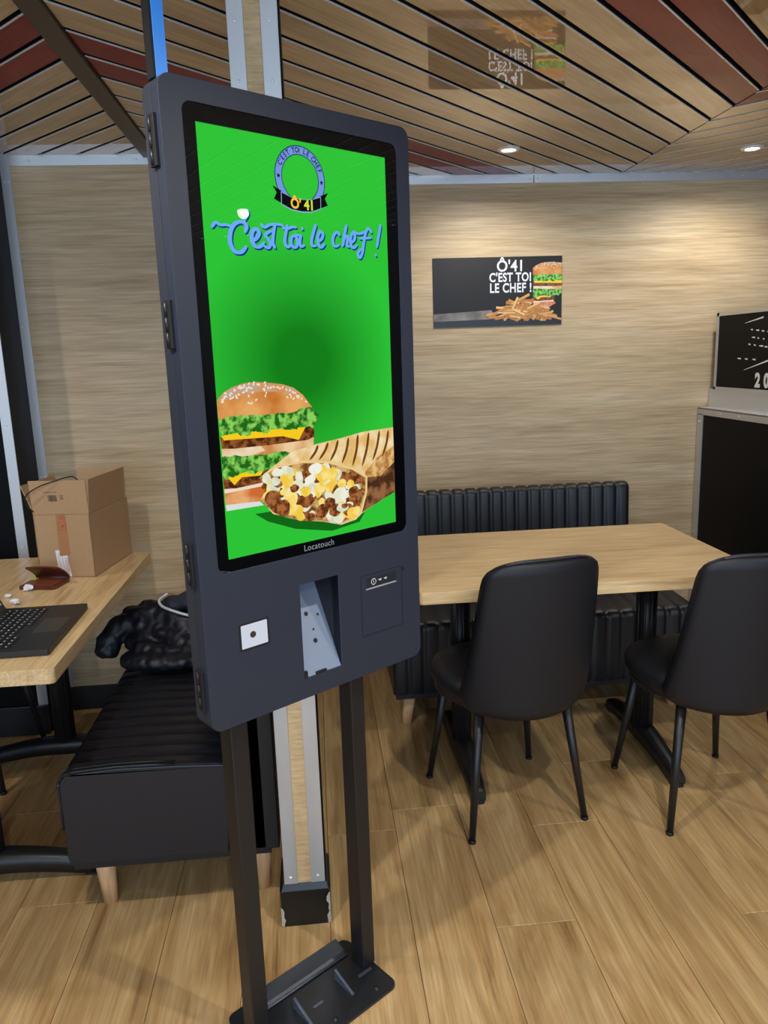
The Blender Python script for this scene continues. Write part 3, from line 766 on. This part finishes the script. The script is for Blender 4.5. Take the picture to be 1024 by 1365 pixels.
# round badge (ring, lettering, banner)
A = Art(-.0004); bx_, bz_ = -2, 293
navyb = E('badge_outline', (24, 40, 92)); ringb = E('badge_ring', (116, 150, 226)); blk = E('badge_black', (8, 12, 14))
def ring(cx, cz, ro, ri, mat): A.poly(ident(circ(cx, cz, ro, n=40)), mat, holes=[ident(circ(cx, cz, ri, n=40))])
ring(bx_, bz_, 54, 38.5, navyb); ring(bx_, bz_, 52.3, 40, ringb)
txt = "C'EST TOI LE CHEF"; wts = [{'I': .5, "'": .4, ' ': .7}.get(c_, 1.0) for c_ in txt]; tot = sum(wts); acc = 0
a_hi, a_lo = math.radians(158), math.radians(18); A.y -= A.STEP
for c_, w_ in zip(txt, wts):
    a_ = a_hi + (a_lo-a_hi)*(acc+w_/2)/tot; acc += w_
    if c_ != ' ': A.text(c_, (bx_+42.3*math.cos(a_))/1000, (bz_+42.3*math.sin(a_))/1000, .0122, blk, rot=a_-PI/2, step=False, align='CENTER', bold=.0003, sx=.85)
for a_ in (math.radians(180), math.radians(-2)):
    cx, cz = bx_+46*math.cos(a_), bz_+46*math.sin(a_)
    A.poly(ident([(cx+(4.6 if k % 2 == 0 else 1.9)*math.sin(PI*k/5), cz+(4.6 if k % 2 == 0 else 1.9)*math.cos(PI*k/5)) for k in range(10)]), blk)
for sgn in (-1, 1):
    A.poly(ident([(bx_+sgn*60, 276), (bx_+sgn*40, 268), (bx_+sgn*36, 246), (bx_+sgn*58, 254), (bx_+sgn*52, 265)]), blk)
bn = [(-45, 268), (-25, 261), (-2, 259), (20, 261), (41, 268), (40, 247), (20, 239), (-2, 237), (-25, 239), (-46, 247)]
A.poly(ident(bn), E('banner_edge', (150, 170, 220))); A.poly(ident([(x*.97, 253.0+(z-253)*.88) for x, z in bn]), blk)
A.text("Ô'", -.026, .243, .0235, E('banner_amber', (246, 196, 60)), bold=.0008, sx=.95)
A.text("41", .003, .243, .0235, E('banner_lime', (206, 226, 60)), bold=.0008, sx=.95)
A.build('round_badge', screen)
# maker's lettering under the picture
A = Art(0); A.text('Locatouch', -.038, 1.043, .0165, plain('silver_print', rgb(225, 226, 230), .4), sx=1.0, spacing=1.05, rot=.0)
A.build('maker_lettering', bezel, loc=(0, .0033, 0))
# cover glass
GL = bpy.data.materials.new('cover_glass'); GL.use_nodes = True; nt = GL.node_tree
for n_ in list(nt.nodes): nt.nodes.remove(n_)
tr = nt.nodes.new('ShaderNodeBsdfTransparent'); gs = nt.nodes.new('ShaderNodeBsdfGlossy'); gs.inputs['Roughness'].default_value = .01
fr_ = nt.nodes.new('ShaderNodeFresnel'); fr_.inputs['IOR'].default_value = 1.5; mx = nt.nodes.new('ShaderNodeMixShader'); oo = nt.nodes.new('ShaderNodeOutputMaterial')
nt.links.new(fr_.outputs[0], mx.inputs[0]); nt.links.new(tr.outputs[0], mx.inputs[1]); nt.links.new(gs.outputs[0], mx.inputs[2]); nt.links.new(mx.outputs[0], oo.inputs[0])
m = MB(); P_ = rrect(*BEZ, .016); m.add([(x, 0, z) for x, z in P_], [tuple(range(len(P_)))])
m.build('cover_glass', GL, kz, loc=(0, .0008, 0), fixn=False)
# scanner window
m = MB(); m.prism(rrect(-.192, .887, -.129, .939, .002, 2), -.0012, .002, 'y'); qf = m.build('scanner_frame', BLACK, kz, bevel=.0005)
m = MB(); m.prism(rrect(-.188, .891, -.133, .935, .001, 1), -.0016, -.0008, 'y'); m.build('scanner_window', emit('scanner_white', rgb(214, 220, 234), .9), qf)
m = MB(); m.prism(circ(-.164, .914, .0062, n=20), -.0022, -.0012, 'y'); m.build('scanner_lens', plain('scanner_lens_dark', rgb(60, 52, 44), .2), qf)
# receipt chute: dark pocket and a slanted bare metal plate
x0_, za, x1_, zb = SLOT
m = MB()
for q in (((x0_-.001, .024, za-.001), (x1_+.001, .0265, zb+.001)),): m.box(*q)
pk = MB(); pk.box((x0_-.002, .002, za-.002), (x0_, .15, zb+.002)); pk.box((x1_, .002, za-.002), (x1_+.002, .15, zb+.002)); pk.box((x0_, .002, za-.003), (x1_, .15, za-.001)); pk.box((x0_, .002, zb), (x1_, .15, zb+.002)); pk.box((x0_, .148, za), (x1_, .15, zb))
pocket = None
# the housing behind is opened for the pocket
for o in kz.children:
    if o.name.startswith(('rear_housing', 'door_gasket')):
        me = o.data; mats_ = list(me.materials)
        yy = [v.co.y for v in me.vertices]; ya_, yb_ = min(yy), max(yy)
        ins = .001 if o.name.startswith('rear') else .006
        mb = MB(); mb.prism(rrect(-fx+ins, z0+ins, fx-ins, z1-ins, .02), ya_, yb_, 'y', holes=[rrect(x0_-.003, za-.004, x1_+.003, zb+.003, .001, 1)])
        tmp = mb.build('tmp', mats_); o.data = tmp.data; bpy.data.objects.remove(tmp)
pocket = pk.build('receipt_pocket', plain('pocket_black', (.004, .004, .005, 1), .4), kz)
STEEL = plain('bare_grey_metal', rgb(138, 150, 172), .45, .35)
rp = MB(); rp.add([(x0_, .004, za), (x1_, .004, za), (x1_, .085, zb-.022), (x0_, .085, zb-.022)], [(0, 1, 2, 3)])
rp.add([(x0_, .006, za), (x1_, .006, za), (x1_, .087, zb-.022), (x0_, .087, zb-.022)], [(3, 2, 1, 0)])
rp.build('receipt_chute', STEEL, pocket, fixn=False)
for fx_, ft, r in ((.54, .64, .0045), (.82, .60, .003), (.6, .46, .0024), (.56, .34, .005)):
    hl = MB(); cx = x0_+(x1_-x0_)*fx_; cy = .004+.081*ft; cz = za+(zb-.022-za)*ft
    hl.add([(cx+r*math.cos(q), cy-.0008+r*math.sin(q)*.43, cz+r*math.sin(q)*.9) for q in [2*PI*k/14 for k in range(14)]], [tuple(range(14))])
    hl.build('chute_hole', BLACK, pocket, fixn=False)
m = MB(); m.box((x0_, .0, za), (x0_+.008, .006, za+.014)); m.box((x0_+.03, .001, za), (x0_+.055, .006, za+.005)); m.build('chute_clip', BLACK, pocket)
# printer flap with seams, label strip and lock
m = MB(); m.prism(rrect(.094, .834, .2085, .9645, .002, 2), -.0003, .001, 'y', holes=[rrect(.0955, .8355, .207, .963, .0015, 2)]); m.build('printer_seam', BLACK, kz)
m = MB(); m.prism(rrect(.102, .838, .204, .932, .002, 2), -.0012, .001, 'y'); fp = m.build('printer_flap', KIOSK, kz, bevel=.0006)
m = MB(); m.box((.108, -.0022, .933), (.19, .001, .9355)); m.build('flap_lip', plain('pale_line', rgb(150, 154, 162), .4), fp)
A = Art(-.0004); A.poly(rrect(.11, .9365, .192, .957, .001, 1), plain('label_dark', rgb(34, 37, 44), .4))
wp = plain('icon_white', rgb(220, 222, 226), .4)
A.poly(circ(.129, .947, .0068, n=20), wp, holes=[circ(.129, .947, .0056, n=20)]); A.poly([(.1284, .944), (.1296, .944), (.1296, .951), (.1284, .951)], wp)
for x in (.142, .157): A.poly([(x, .9475), (x+.009, .9475), (x+.009, .949), (x, .949)], wp, step=False); A.poly([(x+.003, .9455), (x+.007, .9455), (x+.007, .947), (x+.003, .947)], wp, step=False)
A.build('label_strip', fp)
m = MB(); m.prism(circ(.2125, .957, .0032, .0045, n=14), -.0006, .001, 'y'); m.build('flap_lock', BLACK, kz)
# legs and base
for xa, xb in ((-.197, -.160), (.096, .133)):
    box('leg', (xa, .05, .006), (xb, .092, .95), METAL_K, kz, bevel=.0025)
m = MB(); m.prism([(x, -y) for x, y in rrect(-.205, -.157, .128, .036, .02)], 0, .007); base = m.build('base_plate', plain('base_black', (.010, .012, .016, 1), .28), kz, bevel=.0015)
m = MB(); m.add([(-.16, .111, .007), (.097, .111, .007), (.097, .119, .016), (-.16, .119, .016), (-.16, .152, .026), (.097, .152, .026), (-.16, .156, .007), (.097, .156, .007)],
      [(0, 1, 2, 3), (3, 2, 5, 4), (4, 5, 7, 6), (0, 3, 4, 6), (1, 7, 5, 2), (0, 6, 7, 1)])
m.build('rear_flange', plain('flange_grey', rgb(58, 62, 70), .3, .3), kz, bevel=.001)
m = MB(); m.tube([(-.16, .110, .010), (.097, .110, .010)], .0026, 8); m.build('weld_bead', plain('weld_grey', rgb(92, 98, 108), .35, .5), base)
for x in (-.082, .032):
    m = MB(); m.add([(x-.003, .075, .007), (x+.003, .075, .007), (x+.003, .008, .007), (x-.003, .008, .007), (x-.003, .072, .034), (x+.003, .072, .034), (x+.003, .008, .012), (x-.003, .008, .012)],
          [(0, 1, 2, 3), (4, 7, 6, 5), (0, 4, 5, 1), (2, 6, 7, 3), (1, 5, 6, 2), (0, 3, 7, 4)]); m.build('gusset', plain('gusset_grey', rgb(88, 96, 112), .35, .4), kz, bevel=.0006)
for xa, xb, y in ((-.052, -.026, .043), (.074, .112, .04)): box('plug_weld', (xa, y-.0035, .007), (xb, y+.0035, .0088), MATS['weld_grey'], base)
for x, y in ((.083, -.012), (-.035, -.012), (-.15, -.012)):
    m = MB(); m.lathe([(0, .0105), (.004, .0105), (.0065, .007)], (x, y, 0), 14); m.build('screw', METAL_K, base)
# flat cable duct from the ceiling down to the kiosk
dt = thing('cable_duct', 'slim blue-faced cable duct dropping from the ceiling to the kiosk top', 'cable duct', (0, 1.4234, 0), KA)
box('duct_body', (-.249, .03, 1.8292), (-.225, .052, H-.002), BLACK, dt)
box('blue_face', (-.2445, .0285, 1.8292), (-.2255, .031, H-.002), plain('blue_film', rgb(62, 148, 240), .35), dt)

# ------------------------------------------------------------------ wall poster (flat print, lit by the room)
wp_ = thing('wall_poster', 'landscape burger and fries poster with white lettering on the oak wall', 'poster', (.8415, YR-.0042, 1.6615))
box('board', (-.2915, .0005, -.1485), (.2915, .004, .1485), plain('poster_black', rgb(24, 20, 19), .5, var=.25, bscale=9), wp_)
A = Art(0)
A.poly([(-.2915, -.122), (-.01, -.118), (-.03, -.078), (-.2915, -.09)], printed('poster_bench', rgb(96, 86, 80), rgb(150, 140, 134), 12, (.35, .7)))
A.poly([(-.2915, -.1485), (.2915, -.1485), (.2915, -.112), (-.2915, -.122)], printed('poster_dark', rgb(20, 18, 18)))
A.build('tabletop_print', wp_)
def KP(n, c, c2=None, sc=60, thr=(.4, .6)): return printed('poster_'+n, rgb(*c), rgb(*c2) if c2 else None, sc*1.2, thr)
A = Art(-.0003)
# only the left two thirds of the burger are on the sheet
def fposter(pts): return clip([(.158+(x+199)*.00105, .122+(z+52)*.00093) for x, z in pts], 1, 0, .2912)
burger(A, KP, fposter, seed=4)
A.build('burger_print', wp_)
A = Art(-.0012); rng = random.Random(9); fm = [KP('fry_a', (226, 170, 96)), KP('fry_b', (206, 144, 70)), KP('fry_c', (240, 196, 128)), KP('fry_d', (188, 124, 58))]
for i in range(85):
    cx = rng.gauss(.115, .075); 
    if not -.035 < cx < .275: continue
    hmax = .075*max(.12, 1-abs(cx-.105)/.17); cz = -.124+rng.uniform(.0, 1)*hmax*1.15+.008
    a_ = rng.choice((rng.uniform(-.5, .2), rng.uniform(2.6, 3.6), rng.uniform(.3, 1.2))); l = rng.uniform(.022, .046); w = rng.uniform(.0045, .0068)
    c_, s_ = math.cos(a_), math.sin(a_)
    q = [(cx+l*u*c_-w*v*s_, max(-.131, cz+l*u*s_+w*v*c_)) for u, v in ((-1, -1), (1, -1), (1, 1), (-1, 1))]
    A.STEP = 1.2e-5; A.poly([(min(x, .2905), z) for x, z in q], fm[i % 4])
    A.poly([(min(x, .2905), z) for x, z in (q[0], q[1], ((q[1][0]*2+q[2][0])/3, (q[1][1]*2+q[2][1])/3), ((q[0][0]*2+q[3][0])/3, (q[0][1]*2+q[3][1])/3))], fm[3], step=True)
A.build('fries_print', wp_)
A = Art(-.0003); lw = printed('poster_lettering', rgb(228, 230, 236))
A.text_fit("Ô'41", -.0045, .085, .109, .147, lw, bold=.02, spacing=1.02)
A.text_fit("C'EST TOI", -.0385, .0415, .150, .0825, lw, bold=.03, spacing=1.08)
A.text_fit("LE CHEF !", -.036, -.005, .152, .037, lw, bold=.03, spacing=1.08)
A.build('poster_lettering', wp_)

# ------------------------------------------------------------------ things on the laptop table
TZ = .74
CARD = plain('cardboard', rgb(172, 138, 102), .8, bump=.1, bscale=120, var=.12)
CARD_IN = plain('cardboard_inside', rgb(190, 160, 124), .85, var=.08, bscale=40)
bxo = thing('cardboard_box', 'open cardboard box with raised flaps and red tape on the laptop table', 'box', (-.785, 2.575, TZ), math.radians(-9))
bw, bd, bh, th = .091, .15, .205, .003
m = MB(); m.box((-bw, -bd, 0), (bw, bd, th)); m.box((-bw, -bd, 0), (bw, -bd+th, bh)); m.box((-bw, bd-th, 0), (bw, bd, bh)); m.box((-bw, -bd, 0), (-bw+th, bd, bh)); m.box((bw-th, -bd, 0), (bw, bd, bh))
bd_o = m.build('box_body', CARD, bxo)
fh = .108
box('flap', (-bw, -.0015, 0), (bw, .0015, fh), [CARD], bxo, loc=(0, -bd+.002, bh+.001), rot=(math.radians(3), 0, 0))
box('flap', (-bw+.012, -.0015, 0), (bw-.002, .0015, fh), CARD_IN, bxo, loc=(0, bd-.002, bh+.001), rot=(math.radians(-4), 0, 0))
box('flap', (-.0015, -bd+.004, 0), (.0015, bd-.02, fh), CARD, bxo, loc=(bw-.002, 0, bh+.001), rot=(0, math.radians(4), 0))
box('flap', (-.0015, -bd+.004, 0), (.0015, bd-.08, fh-.01), CARD, bxo, loc=(-bw+.002, 0, bh+.001), rot=(0, math.radians(-20), 0))
RED = printed('tape_red', rgb(178, 62, 44))
A = Art(-bd-.0005); A.poly([(-.018, .075), (.016, .075), (.014, bh), (-.018, bh)], plain('parcel_tape', rgb(168, 118, 78), .35))
sq = [(-.012, .155), (.012, .155), (.012, .182), (-.012, .182)]; sqi = [(-.0105, .1565), (.0105, .1565), (.0105, .1805), (-.0105, .1805)]
A.poly(sq, RED, holes=[sqi]); A.text('X', -.0055, .162, .018, RED, shear=.2, bold=.0004)
for i in range(3): A.poly([(-.008+i*.007, .19), (-.003+i*.007, .19), (-.003+i*.007, .2), (-.008+i*.007, .2)], RED, holes=[[(-.007+i*.007, .1915), (-.004+i*.007, .1915), (-.004+i*.007, .1985), (-.007+i*.007, .1985)]], step=False)
A.build('parcel_tape', bd_o)
A = Art(-bd-.001); A.poly([(-.026, .002), (.014, .003), (.006, .072), (-.018, .071), (-.018, .09), (-.032, .09)], plain('paper_label', rgb(224, 222, 224), .6))
for i in range(9):
    z = .012+i*.0062; A.poly([(-.003, z), (.0055, z), (.0055, z+.0018), (-.003, z+.0018)], RED, step=(i == 0))
A.poly([(-.018, .01), (-.006, .01), (-.012, .078), (-.024, .078)], RED, holes=[[(-.017, .011), (-.007, .011), (-.0128, .077), (-.0232, .077)]])
for i in range(7): z = .02+i*.0065; A.poly([(.0065, z), (.0085, z), (.0085, z+.0045), (.0065, z+.0045)], RED, step=(i == 0))
A.build('shipping_label', bd_o)
INK = printed('ink_dark', rgb(70, 58, 48))
A = Art(-.002); rng = random.Random(2); x = -.034
while x < -.006:
    w = rng.choice((.0008, .0014, .002)); A.poly([(x, .042), (x+w, .042), (x+w, .062), (x, .062)], INK, step=False); x += w+rng.choice((.0007, .0012))
for i in range(8): A.poly([(-.045+i*.0055, .07), (-.042+i*.0055, .07), (-.042+i*.0055, .0725), (-.045+i*.0055, .0725)], INK, step=False)
for i in range(4): A.poly([(.005, .047+i*.004), (.016, .047+i*.004), (.016, .0485+i*.004), (.005, .0485+i*.004)], INK, step=False)
A.build('flap_print', [o for o in bxo.children if o.name.startswith('flap')][0])
m = MB(); m.tube(smooth_path([(-.087, -.149, .214), (-.098, -.157, .232), (-.104, -.163, .252), (-.09, -.168, .275), (-.05, -.166, .298), (0, -.158, .314), (.03, -.15, .322), (.05, -.13, .318), (.06, -.09, .27)], 8), .0019, 8)
cb = m.build('black_cable', BLACK, None); cb.location = bxo.location; cb.rotation_euler = bxo.rotation_euler
tag(cb, 'thin black cable looping out over the front of the cardboard box', 'cable')

# laptop: hinge on the left, palm rest towards the bench
lp = thing('laptop', 'open black laptop on the oak table', 'laptop', (-.760, 1.912, TZ), math.radians(1.0))
LB = plain('laptop_black', (.012, .012, .013, 1), .45, bump=.05, bscale=900)
m = MB(); m.prism(rrect(-.112, -.172, .112, .172, .006, 3), .002, .016); base_l = m.build('base', LB, lp, bevel=.0015)
m = MB(); m.box((-.1, -.16, 0), (-.08, .16, .002)); m.box((.08, -.16, 0), (.1, .16, .002)); m.build('rubber_feet', BLACK, base_l)
m = MB(); rng = random.Random(4); lg = MB()
for r in range(6):
    for c in range(15):
        xk = -.088+r*.0178; yk = -.148+c*.0198
        if r == 5 and 4 <= c <= 7: continue
        m.box((xk, yk, .016), (xk+.0145, yk+.0165, .0182))
        lg.box((xk+.004, yk+.004, .0182), (xk+.0075, yk+.0085+rng.uniform(0, .002), .01826))
kk = m.build('keys', plain('key_black', (.008, .008, .009, 1), .5), lp); kk['kind'] = 'stuff'
lg = lg.build('key_legends', plain('legend_white', rgb(190, 195, 205), .5), kk); lg['kind'] = 'stuff'
m = MB(); m.prism(rrect(.034, -.05, .098, .06, .003, 2), .0158, .01635); m.build('touchpad', plain('touchpad_dark', (.016, .016, .017, 1), .3), lp)
lid = MB(); lid.box((-.006, -.172, 0), (0, .172, .215)); lid = lid.build('lid', LB, lp, loc=(-.104, 0, .014), rot=(0, math.radians(-24), 0), bevel=.0015)
m = MB(); m.box((0, -.16, .018), (.0006, .16, .205)); m.build('display', emit('laptop_display', rgb(150, 158, 172), .6), lid)

# wallet: folded brown leather standing slightly open
wa = thing('leather_wallet', 'brown leather wallet lying half open by the cardboard box', 'wallet', (-.845, 2.395, TZ), math.radians(-12))
BRN = plain('brown_leather', rgb(88, 40, 28), .35, bump=.3, bscale=160, var=.25)
m = MB(); rows = []
def wl_panel(ang, w, d, zoff):
    rows = []
    for i in range(9):
        q = i/8; rows.append([(-w/2+w*j/10 + (.006*math.sin(q*3) if j in (0, 10) else 0), -d*q*math.cos(ang)+.0, zoff+d*q*math.sin(ang)+.004*math.sin(PI*j/10)) for j in range(11)])
    return rows
def slab(rows, t):
    m = MB(); up = [[(x, y, z+t) for x, y, z in r] for r in rows]; m.grid(rows, flip=True); m.grid(up)
    n, k = len(rows), len(rows[0])
    for i in range(n-1):
        for j in (0, k-1): m.add([rows[i][j], rows[i+1][j], up[i+1][j], up[i][j]], [(0, 1, 2, 3)])
    for j in range(k-1):
        for i in (0, n-1): m.add([rows[i][j], rows[i][j+1], up[i][j+1], up[i][j]], [(0, 1, 2, 3)])
    return m
m = MB(); m.prism(rrect(-.058, -.095, .058, 0, .008, 4), 0, .011); m.build('lower_cover', BRN, wa, bevel=.003)
slab(wl_panel(math.radians(38), .112, .066, .013), .006).build('upper_cover', BRN, wa, bevel=.001)
m = MB(); m.tube([(-.052, .001, .012), (.052, .001, .012)], .0095, 12); m.build('spine', BRN, wa)
m = MB(); m.box((-.054, -.088, .011), (.05, -.012, .0128)); m.build('inner_lining', plain('lining_brown', rgb(120, 62, 44), .4, bump=.3, bscale=200), wa)
m = MB(); m.box((-.059, -.03, .0128), (-.04, -.012, .0142)); m.build('green_card', plain('card_green', rgb(170, 200, 60), .5), wa)
# bits of paper
def crumple(name, label, loc, r, mat, seed):
    bm = bmesh.new(); bmesh.ops.create_icosphere(bm, subdivisions=2, radius=1); rr = random.Random(seed)
    for v in bm.verts: v.co = Vector((v.co.x*r*1.3, v.co.y*r, v.co.z*r*.75))*rr.uniform(.62, 1.15)
    zmin = min(v.co.z for v in bm.verts)
    for v in bm.verts: v.co.z -= zmin
    me = bpy.data.meshes.new(name); bm.to_mesh(me); bm.free(); me.materials.append(mat)
    o = bpy.data.objects.new(name, me); C.objects.link(o); o.location = loc; return tag(o, label, 'paper', 'crumpled paper bits on the table')
PAPER = plain('white_paper', rgb(222, 226, 232), .7)
crumple('paper_scrap', 'crumpled white paper scrap in front of the brown wallet', (-.888, 2.30, TZ), .013, PAPER, 1)
crumple('paper_scrap', 'crumpled white paper scrap behind the laptop lid', (-.877, 2.165, TZ), .011, PAPER, 2)
crumple('paper_scrap', 'tiny white paper scrap farther left of the wallet', (-.925, 2.24, TZ), .008, PAPER, 3)
m = MB(); m.prism([(-.022, -.006), (.018, -.008), (.024, .002), (.006, .008), (-.018, .005)], 0, .004); y_ = m.build('yellow_wrapper', plain('yellow_film', rgb(226, 178, 50), .45), None, loc=(-.80, 2.125, TZ))
tag(y_, 'small yellow wrapper lying beside the laptop corner', 'wrapper')

# ------------------------------------------------------------------ jacket heaped on the left bench
jk = thing('puffer_jacket', 'dark quilted jacket with navy lining heaped on the black bench', 'jacket', (-.55, 2.48, .438))
def blobs(name, els, mat, parent, voxel=.010, disp=.012, dsize=.05):
    bm = bmesh.new()
    for c, r in els:
        res = bmesh.ops.create_icosphere(bm, subdivisions=3, radius=1)
        for v in res['verts']: v.co = Vector((v.co.x*r[0]+c[0], v.co.y*r[1]+c[1], v.co.z*r[2]+c[2]))
    me = bpy.data.meshes.new(name); bm.to_mesh(me); bm.free(); me.materials.append(mat)
    o = bpy.data.objects.new(name, me); C.objects.link(o); o.parent = parent
    r = o.modifiers.new('remesh', 'REMESH'); r.mode = 'VOXEL'; r.voxel_size = voxel; r.use_smooth_shade = True
    tx = bpy.data.textures.new(name+'_folds', 'CLOUDS'); tx.noise_scale = dsize; tx.noise_depth = 3
    d = o.modifiers.new('folds', 'DISPLACE'); d.texture = tx; d.strength = disp; d.mid_level = .5; d.texture_coords = 'LOCAL'
    s = o.modifiers.new('smooth', 'SMOOTH'); s.factor = .5; s.iterations = 3
    return o
NYLON = plain('black_nylon', (.0065, .008, .014, 1), .46, spec=.4, bump=.8, bscale=38)
NAVY = plain('navy_knit', (.008, .012, .032, 1), .7, bump=.3, bscale=120)
def sleeve(pts, r, waves=8, puff=.24):
    """a padded roll: full between the stitch lines, pinched at them"""
    P = smooth_path(pts, 10); n = 44; out = []
    for i in range(n):
        q = P[int(i*(len(P)-1)/(n-1))]; rr = r*(1-puff+puff*abs(math.sin(PI*waves*i/(n-1)))**.6); out.append(((q.x, q.y, q.z), (rr, rr, rr*.85)))
    return out
els = [((.03, .02, .04), (.13, .13, .04)), ((.14, .05, .06), (.11, .13, .06)), ((.0, .05, .075), (.10, .09, .06)), ((-.04, .0, .06), (.08, .08, .045))]
els += sleeve([(-.175, -.01, .035), (-.165, .0, .065), (-.12, .02, .11), (-.04, .0, .105), (.05, -.05, .085), (.14, -.085, .062), (.24, -.1, .055)], .043, 9)
els += sleeve([(-.08, -.11, .03), (-.01, -.14, .03), (.07, -.145, .03), (.15, -.13, .03), (.24, -.12, .03)], .034, 8)
els += sleeve([(-.05, -.08, .06), (.03, -.11, .055), (.12, -.12, .05), (.24, -.115, .045)], .026, 9)
els += sleeve([(-.10, .05, .135), (-.06, .02, .145), (.02, -.01, .14), (.1, -.05, .115), (.24, -.07, .095)], .032, 9)
els += sleeve([(-.05, .05, .16), (.0, .02, .165), (.06, -.03, .145), (.14, -.055, .125), (.24, -.07, .115)], .024, 8)
blobs('quilted_shell', els, NYLON, jk, voxel=.0065, disp=.02, dsize=.028)
blobs('navy_lining', [((.12, .06, .16), (.07, .06, .05)), ((.19, .06, .18), (.06, .06, .06)), ((.05, .03, .165), (.05, .05, .03)), ((.2, .0, .14), (.06, .05, .04))], NAVY, jk, disp=.014)
m = MB(); m.tube(smooth_path([(.03, .02, .205), (.008, -.005, .195), (.02, -.03, .18), (.07, -.055, .165), (.13, -.075, .153), (.22, -.09, .142)], 8), .0045, 8); m.build('white_zip', plain('zip_white', rgb(190, 196, 200), .5), jk)
m = MB(); m.box((.1, -.012, .195), (.128, -.008, .222)); m.build('collar_tag', plain('tag_white', rgb(188, 196, 208), .7), jk, rot=(0, .3, 0), loc=(-.055, 0, .02))
